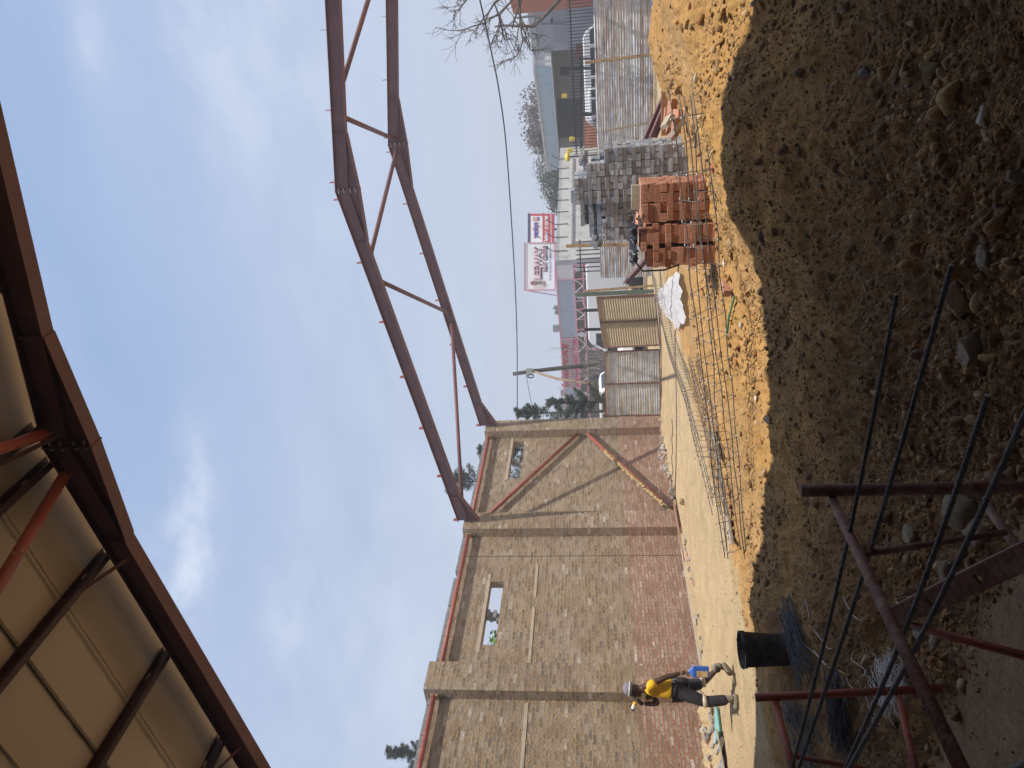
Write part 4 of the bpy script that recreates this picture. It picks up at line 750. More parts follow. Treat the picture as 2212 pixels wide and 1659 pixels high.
# ------------------------------------------------------------------ sheets of plastic
def crumple(name, label, P4, m_, seed, amp=.08, n=46, thick=.003, sit=None):
    a, b, c, d = [np.array(p, float) for p in P4]; vs_ = []
    for i in range(n):
        for j in range(n):
            u, v = i/(n-1), j/(n-1); eu = .10*(fbm(np.array([v*4+seed]), np.array([1.0]), 3)[0]-.5)*2; ev = .10*(fbm(np.array([u*4+seed]), np.array([7.0]), 3)[0]-.5)*2
            uu, vv_ = u+eu*(1 if u > .5 else -1)*abs(u-.5)*2, v+ev*(1 if v > .5 else -1)*abs(v-.5)*2
            p = (a*(1-uu)+b*uu)*(1-vv_)+(d*(1-uu)+c*uu)*vv_
            h = abs(fbm(np.array([u*5+seed*3]), np.array([v*3+seed]), 4)[0]-.5)*2; h2 = fbm(np.array([u*14+seed]), np.array([v*9]), 3)[0]
            z = p[2] if sit is None else max(p[2], gz(p[0], p[1])+.01); vs_.append((p[0]+.04*h2, p[1]+.03*h, z+amp*h*1.6+amp*.5*h2))
    fs_ = [(i*n+j, (i+1)*n+j, (i+1)*n+j+1, i*n+j+1) for i in range(n-1) for j in range(n-1)]
    o = MB(); o.add(vs_, fs_); o = o.build(name, m_, None, True); s_ = o.modifiers.new('s', 'SOLIDIFY'); s_.thickness = thick; return setp(o, label, 'plastic sheet')
mw, tw, bw_ = newmat('clear_film'); bw_.inputs['Base Color'].default_value = (.85, .85, .87, 1); bw_.inputs['Roughness'].default_value = .25; bw_.inputs['Alpha'].default_value = .6
g0 = lambda x, y: on_ground(x, y, .25)+np.array([0, 0, .06])
crumple('plastic_sheet', 'crumpled white translucent plastic film lying on the sand left of the red bricks', [g0(1418, 640), g0(1470, 716), g0(1492, 690), g0(1470, 588)], mw, 3.0, .05, 50, .002, True)
zt_ = zr-.05+1.045; Q = lambda x, y, z=0: top_of(c3, R(9), x, y, zt_+z)
crumple('plastic_sheet', 'black plastic sheet bundled on the top left of the red brick stack', [Q(.02, .0, .01), Q(.50, -.03, .01), Q(.56, .42, .02), Q(.0, .42, .02)], M['black_plastic'], 8.0, .10, 36, .004)
st = MB(); q0 = np.array(Q(.30, -.02, .05)); st.tube([q0, q0+[-.12, -.02, .03], np.array(Q(.56, -.03, -.02)), np.array(Q(.56, -.04, -.28)), np.array(Q(.50, -.05, -.46))], .012, 6); setp(st.build('strap', M['black'], None, True), 'black strap hanging down the left end of the red brick stack', 'strap')
crumple('cloth', 'tan and red rag on top of the middle of the red brick stack', [Q(-.12, .02, .0), Q(.06, .02, .01), Q(.06, .16, .01), Q(-.12, .16, .0)], mat('rag', (.55, .33, .22), .9, col2=(.6, .08, .06), c2=(.5, .6), c2s=14), 2.0, .04, 20, .003)
# ------------------------------------------------------------------ foreground: scaffold frames, bars, channel
def tubething(name, label, segs, m_, parts=None, cat='scaffold frame'):
    t = thing(name, label, cat, segs[0][0])
    for nm, a, b, r_ in [(parts[i] if parts else 'tube', *s) for i, s in enumerate(segs)]:
        g = MB(); a = np.array(a, float); b = np.array(b, float); d = (b-a)/np.linalg.norm(b-a)
        g.tube([a, b], r_, 18)
        g.build(nm, M[m_], t, True)
    return t
S1 = G(1730, 1060, 2.75); S1b = S1-np.array([0, 0, 1.02]); S2a = G(1795, 1072, 2.76); S2b = G(2110, 1730, 1.42); S4a = G(2135, 1097, 2.72); S4b = G(2235, 1235, 2.25)
tubething('scaffolding', 'rusty brown scaffold frame standing in the foreground with a capped upright', [(S1, S1b, .024), (S2a, S2b, .0165), (G(1866, 1197, 2.42), G(2172, 1150, 2.45), .0115), (S4a, S4b, .0165)], 'scaffold', ['standard', 'ledger', 'rail', 'ledger'])
T1 = G(1632, 1507, 3.8); tubething('scaffolding', 'red painted scaffold frame at the lower left of the foreground', [(T1, G(2032, 1487, 3.72), .021), (G(1675, 1514, 3.79), G(1722, 1700, 3.25), .0165), (G(1940, 1495, 3.75), G(1985, 1700, 3.2), .0165), (G(1702, 1630, 3.45), G(1900, 1668, 3.5), .013)], 'scaffold_red', ['standard', 'ledger', 'ledger', 'rail'])
tubething('scaffold_tube', 'thin dark red tube running right from the ledger to the lower edge', [(G(1972, 1352, 2.1), G(2240, 1424, 1.8), .0115)], 'scaffold_red', ['tube'], 'scaffold tube')
cA_ = G(1935, 1333, 2.15); cB_ = G(2260, 1182, 1.55); t = thing('steel_channel', 'dark red holed steel strap lying across the scaffold ledger', 'steel channel', cA_); d = (cB_-cA_); Lc = np.linalg.norm(d); d /= Lc
nrm = -CF*.8+np.array([0, 0, .6]); nrm -= d*(nrm@d); nrm /= np.linalg.norm(nrm); sdv = np.cross(d, nrm); g = MB(); hw = .026
# strap built round its holes
cuts = [0, .28*Lc, .28*Lc+.022, .62*Lc, .62*Lc+.022, Lc]
for i in range(5):
    a, b = cuts[i], cuts[i+1]
    if i in (1, 3):
        for s_ in (-1, 1): g.obox(cA_+d*(a+b)/2+sdv*s_*(hw*.5+.006), d*(b-a)/2, sdv*(hw-.011)/2*1.0, nrm*.003)
    else: g.obox(cA_+d*(a+b)/2, d*(b-a)/2, sdv*hw, nrm*.003)
for s_ in (-1, 1): g.obox(cA_+d*Lc/2+sdv*s_*hw-nrm*.014, d*Lc/2, sdv*.003, nrm*.014)
g.build('strap', M['scaffold'], t)
wr = MB(); c0 = G(1962, 1322, 2.13); wr.tube([c0+.035*(math.cos(k*.9)*CU+math.sin(k*.9)*CF)+CR*.004*k for k in range(12)], .0016, 5); wr.build('tie_wire', M['tie'], t, True)
def rebar(px1, py1, D1, px2, py2, D2, r_, lb):
    a, b = G(px1, py1, D1), G(px2, py2, D2); d = (b-a); L = np.linalg.norm(d); d /= L; g = MB(); t = thing('rebar', lb, 'rebar', a)
    n_ = int(L/.009); pts = [a+d*L*k/n_+np.array([0, 0, -.02*math.sin(math.pi*k/n_)]) for k in range(n_+1)]; g.tube(pts, [r_*(1.0+.11*(k % 2)) for k in range(n_+1)], 9); g.build('bar', M['rebar'], t, True)
    e = MB(); e.tube([b, b+d*.003], r_*.98, 9); e.build('cut_end', M['tie'], t)
rebar(1702, 1690, 3.0, 1937, 637, 2.1, .0062, 'upper bar of the first pair of rebars crossing the foreground')
rebar(1714, 1690, 2.95, 2055, 574, 2.0, .0068, 'lower bar of the first pair of rebars, its tip over the big boulder')
rebar(1812, 1690, 2.35, 2134, 855, 1.58, .0062, 'upper bar of the second pair, with a pale cut tip')
rebar(1816, 1690, 2.30, 2250, 815, 1.36, .0062, 'lowest long rebar, running out of the lower edge on the right')
rebar(2130, 1690, 1.35, 2260, 1600, 1.1, .0068, 'short length of rebar crossing the bottom left corner')
# bundles of stirrups, wire
def bundle(name, lb, px0, py0, px1, py1, wpx, n_, Ls, r_, m_, seed, loops=True, z=.05, cat='stirrups', arc=0.0):
    t = thing(name, lb, cat, on_ground((px0+px1)/2, (py0+py1)/2, z)); r2 = random.Random(seed); a0 = on_ground(px0, py0, z); a1 = on_ground(px1, py1, z); ax = a1-a0; L = np.linalg.norm(ax); ax /= L; sd = np.cross(ax, [0, 0, 1.]); sd /= np.linalg.norm(sd); Wd = wpx
    for k in range(n_):
        ln = Ls*r2.uniform(.8, 1.1); s0 = r2.uniform(0, max(L-ln, .02)); off = r2.gauss(0, .35)*Wd; ang = r2.gauss(0, .09); h = .02+r2.random()*.10
        d = ax*math.cos(ang)+sd*math.sin(ang); p = a0+ax*s0+sd*off; w_ = .05+.05*r2.random(); sl = r2.gauss(0, .05)
        def lift(q): return np.array([q[0], q[1], gz(q[0], q[1])+h])
        g = MB()
        if loops:
            e = sd*math.cos(ang)-ax*math.sin(ang); e = e*w_+np.array([0, 0, r2.uniform(-.02, .03)]); Q_ = [lift(p), lift(p+d*ln*.5)+[0, 0, sl*.1], lift(p+d*ln)+[0, 0, sl], lift(p+d*ln)+[0, 0, sl]+e, lift(p+d*ln*.5)+e, lift(p)+e]; g.tube(Q_, r_, 6, closed=True)
        else:
            Q_ = []
            for q in range(8): u = q/7; Q_.append(lift(p+d*ln*(u-.5)+sd*arc*math.sin(u*3+k)*r2.uniform(.3, 1))+[0, 0, .05*math.sin(u*3.1)*r2.random()])
            g.tube(Q_, r_, 5)
        g.build('stirrup' if loops else 'wire', M[m_], t, True)
    return t
bundle('stirrup_bundle', 'heap of dark bent stirrups just left of the black bucket', 1698, 1290, 1775, 1465, .34, 46, .45, .0042, 'rebar', 31)
bundle('stirrup_bundle', 'second heap of dark stirrups at the left edge below the lit track', 1712, 1490, 1775, 1655, .30, 34, .40, .0042, 'rebar', 32)
bundle('stirrup_bundle', 'dense bundle of straight dark stirrups behind the red scaffold upright', 1830, 1455, 1842, 1645, .17, 52, .42, .0042, 'rebar', 33)
bundle('wire_tangle', 'pale tangle of thin tie wire offcuts behind the red scaffold frame', 1935, 1450, 1985, 1600, .20, 90, .26, .0016, 'tie', 34, False, .1, 'wire', .05)
for k, (P_, lb) in enumerate([([(1745, 1300), (1755, 1340), (1720, 1370), (1770, 1410), (1790, 1440), (1760, 1400)], 'loose pale wire curling over the first heap of stirrups'), ([(1800, 1440), (1830, 1455), (1850, 1480), (1880, 1500)], 'loose pale wire near the dense bundle of stirrups'),
        ([(1850, 1405), (1855, 1425), (1875, 1450), (1860, 1480)], 'thin pale wire loop on the gravel between the rebars'), ([(1780, 1360), (1800, 1400), (1815, 1395)], 'short pale wire on the gravel below the bucket'), ([(1830, 1290), (1860, 1330), (1870, 1345)], 'short curved wire under the crossing rebars'), ([(1735, 1255), (1748, 1290), (1738, 1330)], 'thin wire beside a chip of white stone on the slope')]):
    g = MB(); pts = [on_ground(a, b, .08)+[0, 0, .02+.03*((i+k) % 2)] for i, (a, b) in enumerate(P_)]
    sm_ = []
    for i in range(len(pts)-1):
        for q in range(6):
            u = q/6; p0 = pts[max(i-1, 0)]; p1 = pts[i]; p2 = pts[i+1]; p3 = pts[min(i+2, len(pts)-1)]; sm_.append(.5*((2*p1)+(-p0+p2)*u+(2*p0-5*p1+4*p2-p3)*u*u+(-p0+3*p1-3*p2+p3)*u**3))
    g.tube(sm_, .0026, 5); setp(g.build('wire', M['tie'], None, True), lb, 'wire')
# bucket and yellow jerrycan
bp_ = G(1716, 1405, 7.6); bz = gz(bp_[0], bp_[1]); k = float((on_ground(1712, 1405, 0)-CAM) @ CF); print('bucket D', k)
bb = on_ground(1706, 1404, 0); t = thing('bucket', 'black plastic bucket caked with mud standing at the edge of the shade', 'bucket', bb)
sc_ = float((bb-CAM) @ CF)/1550; hh = 108*sc_; rb_ = 37*sc_
g = MB(); g.lathe(bb+[0, 0, -.02], [(rb_*.86, 0), (rb_*.9, hh*.3), (rb_*1.0, hh*.9), (rb_*1.06, hh*.9), (rb_*1.06, hh), (rb_*.99, hh), (rb_*.9, hh*.4), (rb_*.8, .03)], 28); g.build('body', mat('muddy_black', (.014, .013, .012), .8, 0, .3, 8, .5, 30, col2=(.085, .058, .036), c2=(.40, .60), c2s=7), t, True)
g = MB(); ring = [bb+np.array([rb_*1.09*math.cos(a), rb_*1.09*math.sin(a), hh*.93-.16*max(0, math.sin(a*.5))*0]) for a in np.linspace(2.2, 5.3, 14)]; g.tube(ring, .006, 6); g.build('handle', M['tie'], t, True)
q = on_ground(1690, 1448, 0); g = MB(); g.box((q[0]-.05, q[1]+.10, q[2]-.01), (q[0]+.16, q[1]+.26, q[2]+.30)); o = g.build('jerrycan', M['yellow'], None, bevel=.02); setp(o, 'yellow plastic container half hidden behind the black bucket', 'container')
# ------------------------------------------------------------------ the worker
feet = onZ(1591, 1490, 0.0); WZ = gz(feet[0], feet[1])
rv = np.array([CR[0], CR[1], 0]); rv /= np.linalg.norm(rv); fwd = -rv; lat = -np.array([CF[0], CF[1], 0]); lat /= np.linalg.norm(lat)
ca_, sa_ = math.cos(R(14)), math.sin(R(14)); fw2 = fwd*ca_+lat*sa_; lt2 = lat*ca_-fwd*sa_
SCL = float((feet-CAM) @ CF)/1550*240/1.755; SCL = max(.9, min(1.1, SCL)); print('person scale', SCL)
def J(f, l, z): return np.array([feet[0], feet[1], WZ])+(fw2*f+lt2*l+np.array([0, 0, z]))*SCL
def skin(name, verts, edges, radii, m_, parent, sub=2, root=0):
    me = bpy.data.meshes.new(name); off = wloc(parent); me.from_pydata([tuple(v-off) for v in verts], edges, []); o = bpy.data.objects.new(name, me); COL.objects.link(o); o.parent = parent
    s_ = o.modifiers.new('skin', 'SKIN')
    for i, r_ in enumerate(radii): me.skin_vertices[0].data[i].radius = (r_[0]*SCL, r_[1]*SCL) if isinstance(r_, tuple) else (r_*SCL, r_*SCL)
    me.skin_vertices[0].data[root].use_root = True
    s_.use_smooth_shade = True; s_.branch_smoothing = .6; u = o.modifiers.new('sub', 'SUBSURF'); u.levels = sub; u.render_levels = sub; me.materials.append(m_); return o
P = thing('person', 'worker in yellow shirt and dark trousers walking by the wall, drinking from a bottle', 'person', (feet[0], feet[1], WZ))
skinm = mat('dark_skin', (.075, .038, .024), .5, 0, .1, 12, .1, 60); pants = mat('dark_trousers', (.030, .028, .036), .9, 0, .3, 8, .3, 30, col2=(.10, .09, .09), c2=(.62, .75), c2s=14)
shirt = mat('yellow_shirt', (.80, .47, .015), .8, 0, .08, 4, .25, 9, col2=(.62, .27, .03), c2=(.62, .72), c2s=22); boot = mat('grey_boot', (.22, .20, .15), .85, 0, .2, 10, .2)
# joints
jt = dict(pel=J(.01, 0, .93), wai=J(0, 0, 1.05), che=J(.0, 0, 1.28), nek=J(-.01, 0, 1.44), nk2=J(.01, 0, 1.51), hd0=J(.03, 0, 1.58), hd1=J(.025, 0, 1.68), lsh=J(-.06, .17, 1.40), lel=J(-.195, .20, 1.12), lwr=J(-.255, .17, .87),
          rsh=J(.05, -.16, 1.39), rel=J(.25, -.13, 1.21), rwr=J(.245, -.06, 1.45), lhp=J(.02, .09, .90), lkn=J(.17, .10, .50), lan=J(.12, .10, .10), lto=J(.26, .10, .035), rhp=J(-.01, -.09, .90), rkn=J(-.07, -.10, .50), ran=J(-.33, -.10, .23), rto=J(-.27, -.10, .045))
names = list(jt); ix = {k: i for i, k in enumerate(names)}
ed = [('pel', 'wai'), ('wai', 'che'), ('che', 'nek'), ('nek', 'nk2'), ('nk2', 'hd0'), ('hd0', 'hd1'), ('nek', 'lsh'), ('lsh', 'lel'), ('lel', 'lwr'), ('nek', 'rsh'), ('rsh', 'rel'), ('rel', 'rwr'), ('pel', 'lhp'), ('lhp', 'lkn'), ('lkn', 'lan'), ('lan', 'lto'), ('pel', 'rhp'), ('rhp', 'rkn'), ('rkn', 'ran'), ('ran', 'rto')]
rad = dict(pel=.12, wai=.11, che=.125, nek=.06, nk2=.052, hd0=.088, hd1=.095, lsh=.06, lel=.047, lwr=.034, rsh=.06, rel=.047, rwr=.034, lhp=.085, lkn=.056, lan=.04, lto=.035, rhp=.085, rkn=.056, ran=.04, rto=.035)
body = skin('body', [jt[k] for k in names], [(ix[a], ix[b]) for a, b in ed], [rad[k] for k in names], skinm, P)
def sub(nm, ks, es, rd, m_, extra=None):
    pts = [jt[k] if isinstance(k, str) else k for k in ks]; return skin(nm, pts, es, rd, m_, P)
sub('shirt', [J(.01, 0, .97), 'wai', 'che', J(0, 0, 1.41), 'lsh', J(-.12, .20, 1.23), 'rsh', J(.15, -.15, 1.30)], [(0, 1), (1, 2), (2, 3), (3, 4), (4, 5), (3, 6), (6, 7)], [.172, .172, .182, .11, .098, .090, .098, .090], shirt)
sub('trousers', ['pel', 'lhp', J(.10, .10, .70), 'lkn', J(.13, .10, .15), 'rhp', J(-.04, -.10, .70), 'rkn', J(-.30, -.10, .27)], [(0, 1), (1, 2), (2, 3), (3, 4), (0, 5), (5, 6), (6, 7)], [.148, .116, .108, .092, .084]+[.112, .105, .088, .078], pants)
for an, to, he, sh in (('lan', J(.27, .10, .04), J(.06, .10, .045), J(.125, .10, .22)), ('ran', J(-.20, -.10, .045), J(-.37, -.10, .17), J(-.29, -.10, .34))):
    g = MB(); a_ = jt[an]; g.tube([sh, a_*.5+sh*.5, a_, he*.6+a_*.4], [.060*SCL, .056*SCL, .052*SCL, .040*SCL], 12); q = [he+(to-he)*u for u in (-.06, .0, .25, .5, .75, .93, 1.0)]; g.tube(q, [r_*SCL for r_ in (.022, .042, .050, .052, .052, .040, .015)], 12); g.build('boot', boot, P, True)
def ell(nm, c, rx, ry, rz, m_, ax=(fw2, lt2, np.array([0, 0, 1.0])), parent=None, sub_=2):
    V_, F_ = ICO[sub_]; V_ = (V_[:, 0:1]*ax[0]*rx+V_[:, 1:2]*ax[1]*ry+V_[:, 2:3]*ax[2]*rz)*SCL+c; return npmesh(nm, V_, F_, m_, parent or P)
# head details
ell('face', J(.035, 0, 1.595), .098, .078, .118, skinm); ell('nose', J(.133, 0, 1.59), .017, .015, .022, skinm); ell('mouth', J(.122, 0, 1.548), .014, .028, .010, mat('lips', (.10, .04, .035), .5)); ell('chin', J(.10, 0, 1.515), .035, .04, .03, skinm)
for s_ in (-1, 1): ell('ear', J(.02, s_*.078, 1.60), .018, .010, .030, skinm); ell('eye', J(.122, s_*.032, 1.622), .009, .012, .008, mat('eye_%d' % (s_+1), (.5, .48, .45), .3))
hat = MB(); hc = J(.015, 0, 1.655); tilt = np.array([0, 0, 1.0])-fw2*.10; hat.lathe(hc, [(.108*SCL, -.02), (.112*SCL, .0), (.108*SCL, .05), (.092*SCL, .085), (.05*SCL, .115), (.01*SCL, .12)], 22, tilt); hat.build('hat', mat('grey_hat', (.20, .19, .23), .85), P, True)
hb = MB(); hb.lathe(hc, [(.112*SCL, .012), (.1145*SCL, .012), (.1125*SCL, .034), (.109*SCL, .034)], 22, tilt); hb.build('hat_band', M['white_plastic'], P, True)
br_ = MB(); br_.prism([hc+fw2*.09+lt2*.085, hc+fw2*.16+lt2*.06, hc+fw2*.175, hc+fw2*.16-lt2*.06, hc+fw2*.09-lt2*.085], [0, 0, .012]); br_.build('hat_brim', bpy.data.materials['grey_hat'], P)
def hand(wr, dir_, palmn, curl, nm='hand'):
    dir_ = dir_/np.linalg.norm(dir_); palmn = palmn-dir_*(palmn@dir_); palmn /= np.linalg.norm(palmn); sd = np.cross(dir_, palmn)
    vs_ = [wr, wr+dir_*.045*SCL, wr+dir_*.085*SCL]; es = [(0, 1), (1, 2)]; rd = [.026, (.036), (.034)]
    h = skin(nm, vs_, es, rd, skinm, P, 2)
    for k in range(4):
        b = wr+(dir_*.085+sd*(.027-.018*k))*SCL; L = (.036, .042, .039, .030)[k]; q = [b-dir_*.02*SCL, b]; d = dir_.copy()
        for c in range(3): a = curl*(c+1)*.55; d = dir_*math.cos(a)+palmn*math.sin(a); q.append(q[-1]+d*L*(1, .7, .5)[c]*SCL)
        f = skin('finger', q, [(i, i+1) for i in range(4)], [.0095, .0095, .0088, .008, .0068], skinm, h, 1) if False else None
        g = MB(); g.tube(q, [.0098*SCL, .0098*SCL, .009*SCL, .0082*SCL, .0065*SCL], 8); g.build('finger', skinm, h, True)
    b = wr+(dir_*.03+sd*.03)*SCL; g = MB(); g.tube([b, b+(dir_*.02+sd*.02+palmn*.012)*SCL, b+(dir_*.045+sd*.022+palmn*.03)*SCL, b+(dir_*.06+sd*.012+palmn*.042)*SCL], [.013*SCL, .012*SCL, .0105*SCL, .008*SCL], 8); g.build('thumb', skinm, h, True); return h
hand(jt['lwr'], jt['lwr']-jt['lel'], fw2, 1.5); hand(jt['rwr'], (jt['rwr']-jt['rel'])+fw2*-.05, -fw2+lt2*.3, 1.3)
bc_ = MB(); bc_.lathe(J(.01, 0, .90), [(.150*SCL, 0), (.158*SCL, .03), (.160*SCL, .09), (.15*SCL, .10)], 22); bc_.build('belt', mat('patterned_shorts', (.02, .02, .022), .9, col2=(.5, .52, .5), c2=(.50, .56), c2s=26), P, True)
for c, d_, r_ in ((J(.155, .10, .52), 1, .095), (J(-.11, -.10, .50), 1, .095)): kb_ = MB(); kb_.lathe(c, [(r_*SCL, -.03), (r_*1.04*SCL, 0), (r_*SCL, .035)], 18, np.array([0, 0, 1.0])+fw2*.1); kb_.build('knee_band', mat('pale_cloth', (.55, .5, .4), .9), P, True)
lg = MB(); lg.lathe(J(.145, .075, 1.31), [(.022*SCL, 0), (.020*SCL, .006)], 16, fw2*.75+lt2*.66); lg.build('badge', M['black'], P)
# bottle and carried bag
hc2 = jt['rwr']+(jt['rwr']-jt['rel'])/np.linalg.norm(jt['rwr']-jt['rel'])*.09*SCL; bt_ = thing('bottle', 'small white and orange bottle raised to the mouth of the worker', 'bottle', hc2); mth = J(.135, 0, 1.55); ax_ = (hc2+[0, 0, .06])-mth; ax_ /= np.linalg.norm(ax_)
g = MB(); g.lathe(mth+ax_*.01, [(.010, 0), (.011, .03), (.03, .05), (.034, .09), (.034, .19), (.030, .20)], 16, ax_); g.build('body', mat('bottle_white', (.75, .72, .66), .4), bt_, True)
g = MB(); g.lathe(mth+ax_*.075, [(.0348, 0), (.0352, .004), (.0352, .05), (.0348, .054)], 16, ax_); g.build('wrapper', mat('bottle_orange', (.85, .38, .03), .4), bt_, True); g = MB(); g.lathe(mth+ax_*.206, [(.032, 0), (.034, .003), (.034, .024), (.0, .026)], 16, ax_); g.build('base', mat('bottle_purple', (.10, .04, .12), .4), bt_, True)
bg0 = jt['lwr']+(jt['lwr']-jt['lel'])/np.linalg.norm(jt['lwr']-jt['lel'])*.11*SCL; bt_ = thing('bag', 'blue bag with a gold panel hanging from the hand of the worker', 'bag', bg0); top = bg0; e1 = fw2*.082; e2 = lt2*.045; dn = np.array([0, 0, -1.0])
g = MB(); a1 = top+dn*.09; a2 = top+dn*.33; g.hexa([a2-e1-e2, a2+e1-e2, a2+e1+e2, a2-e1+e2, a1-e1-e2, a1+e1-e2, a1+e1+e2, a1-e1+e2]); g.add([a1-e1-e2+[0, 0, .001], a1+e1-e2+[0, 0, .001], a1+e1+e2+[0, 0, .001], a1-e1+e2+[0, 0, .001], top], [(0, 1, 4), (1, 2, 4), (2, 3, 4), (3, 0, 4)]); g.build('body', mat('blue_bag', (.03, .12, .48), .35, bump=.3, bscale=25), bt_, bevel=.01)
g = MB(); g.obox(top+dn*.22+lt2*.046+fw2*.028, fw2*.044, lt2*.002, np.array([0, 0, .085])); g.build('front_panel', mat('gold_panel', (.55, .40, .20), .4, col2=(.3, .15, .04), c2=(.45, .6), c2s=12), bt_)
# ------------------------------------------------------------------ site fence and gates
def corr_panel(P4, amp=.011, lam=.076, nu=40, seed=0, dent=.012, tears=0):
    # corrugations run along the panel (horizontal ribs); P4 = bottom-left, bottom-right, top-right, top-left
    bl, br, tr, tl = [np.array(p, float) for p in P4]; hh_ = (np.linalg.norm(tl-bl)+np.linalg.norm(tr-br))/2; nv = int(hh_/lam*8); r2 = np.random.RandomState(seed)
    n = np.cross(br-bl, [0, 0, 1.0]); n /= np.linalg.norm(n); Vv = []
    for i in range(nu+1):
        u = i/nu
        for j in range(nv+1):
            v = j/nv; p = (bl*(1-u)+br*u)*(1-v)+(tl*(1-u)+tr*u)*v
            Vv.append(p+n*(amp*math.sin(v*hh_/lam*2*math.pi)+dent*(fbm(np.array([u*6+seed]), np.array([v*4+seed*3]), 3)[0]-.5)*2)+np.array([0, 0, .012*(fbm(np.array([u*3+seed]), np.array([seed+v*.6]), 2)[0]-.5)]))
    F_ = [(i*(nv+1)+j, (i+1)*(nv+1)+j, (i+1)*(nv+1)+j+1, i*(nv+1)+j+1) for i in range(nu) for j in range(nv)]
    m_ = MB(); m_.add(Vv, F_); return m_
def gate(label, tl, tr, br, bl, Dl, Dr, m_, stile_px, seed):
    TL, BL = G(*tl, Dl), G(*bl, Dl); TR, BR = G(*tr, Dr), G(*br, Dr); t = thing('gate', label, 'gate', BL)
    for k in range(2):
        a, b = (0, .5) if k == 0 else (.5, 1); mixp = lambda p, q, u: p*(1-u)+q*u
        pan = corr_panel((mixp(BL, BR, a)+[0, 0, .03], mixp(BL, BR, b)+[0, 0, .03], mixp(TL, TR, b), mixp(TL, TR, a)), seed=seed+k, nu=24); pan.build('sheet', M[m_], t, True)
    f = MB()
    n_ = np.cross(BR-BL, [0, 0, 1.]); n_ /= np.linalg.norm(n_)
    if n_ @ (CAM-BL) < 0: n_ = -n_
    f.bar(BL+n_*.03, BR+n_*.03, .04, .045); f.bar(TL+n_*.03, TR+n_*.03, .04, .045)
    for u in (0, .5, 1): f.bar(BL*(1-u)+BR*u+n_*.032, TL*(1-u)+TR*u+n_*.032, .045, .04, up=n_)
    f.build('frame', M['scaffold'], t); return t
gate('silver corrugated gate leaf between the last pillar and the brown gate leaf', (1309, 899), (1306, 760), (1424, 755), (1428, 896), 22.9, 22.6, 'galv', .5, 3)
gate('dusty brown corrugated gate leaf sagging beside the green post', (1305, 752), (1289, 643), (1414, 637), (1425, 746), 22.4, 22.8, 'galv_brown', .5, 7)
fen = thing('corrugated_fence', 'rusty corrugated iron site fence with horizontal ribs behind the brick stacks', 'fence', onY(1411, 300, 24.0))
FX = [-9.3, -7.6, -5.2, -2.9, -.6, 1.8, 4.2]
for i in range(6):
    zt_ = (1.80, 1.84, 1.78, 1.76, 1.70, 1.72)[i]; yb = 23.7+.08*i
    for j, (z0, z1) in enumerate(((-.05, .62), (.58, 1.22), (1.18, zt_))):
        corr_panel(((FX[i]-.03, yb+.03*j-.01*(i % 2), z0), (FX[i+1]+.03, yb+.08+.03*j, z0), (FX[i+1]+.03, yb+.08+.03*j, z1), (FX[i]-.03, yb+.03*j-.01*(i % 2), z1)), seed=20+i*3+j, nu=30, dent=.022).build('sheet', M[('galv_rust', 'galv', 'galv_rust', 'galv_rust')[(i+j*2) % 4]], fen, True)
for i in range(7): p = MB(); p.box((FX[i]-.03, 24.15, -.2), (FX[i]+.03, 24.21, 1.75)); p.build('post', M['timber_grey'], fen)
def post(px1, py1, px2, py2, D, w_, m_, nm, lb, cat='post', d2=None):
    a, b = G(px1, py1, D), G(px2, py2, d2 or D); t = MB(); t.bar(a, b, w_, w_*.7, up=CF*1.0+np.array([.01, 0, 0])); return setp(t.build(nm, M[m_], None, bevel=.004), lb, cat)
post(1222.5, 531.5, 1400, 527, 20.5, .085, 'timber', 'timber_post', 'pale square timber post left of the lower grey brick stack')
post(1264, 629, 1412, 617, 21.6, .07, 'timber', 'timber_post', 'weathered timber post leaning right beside the green steel post')
post(1242, 637, 1412, 629, 21.8, .12, 'green_steel', 'steel_post', 'grey green steel gate post beside the brown gate leaf')
post(1263, 135.6, 1413, 117, 21.2, .075, 'timber', 'timber_pole', 'thin pale pole leaning on the rusty fence near the top right')
post(1306, 283, 1409, 263.5, 22.0, .06, 'timber_grey', 'timber_pole', 'thin weathered pole on the rusty fence just right of the grey stack')
post(1258, 671+0, 1305, 669, 24.5, .10, 'black', 'steel_post', 'right one of the two short black posts behind the brown gate', d2=24.3); post(1262, 712, 1305, 711, 24.5, .10, 'black', 'steel_post', 'left one of the two short black posts behind the brown gate')
for (a, b, c, d, D, lb) in ((1446, 205, 1404, 300, 13.5, 'dark red steel beam lying behind the sand, above the orange bricks'), (1452, 215, 1418, 296, 13.2, 'second dark red steel beam just below the first one'), (1402, 560, 1357, 612, 19.0, 'dark red steel beam leaning on the fence left of the timber post')):
    g = MB(); p, q = G(a, b, D), G(c, d, D+.6); g.bar(p, q, .10, .012); g.bar(p+[0, 0, .13], q+[0, 0, .13], .10, .012); g.bar(p+[0, 0, .065], q+[0, 0, .065], .01, .118); setp(g.build('steel_beam', M['red_steel']), lb, 'steel beam')
g = MB(); g.bar(G(1436, 195, 12.0), G(1436, 292, 12.4), .05, .12); setp(g.build('timber_board', mat('orange_plank', (.46, .24, .12), .85, bump=.2)), 'long orange plank on edge behind the sand crest', 'board')
g = MB(); g.bar(G(1424, -8, 10.4), G(1427, 22, 10.4), .10, .05); setp(g.build('timber_board', M['timber']), 'sawn timber end at the top right corner on the sand crest', 'board')
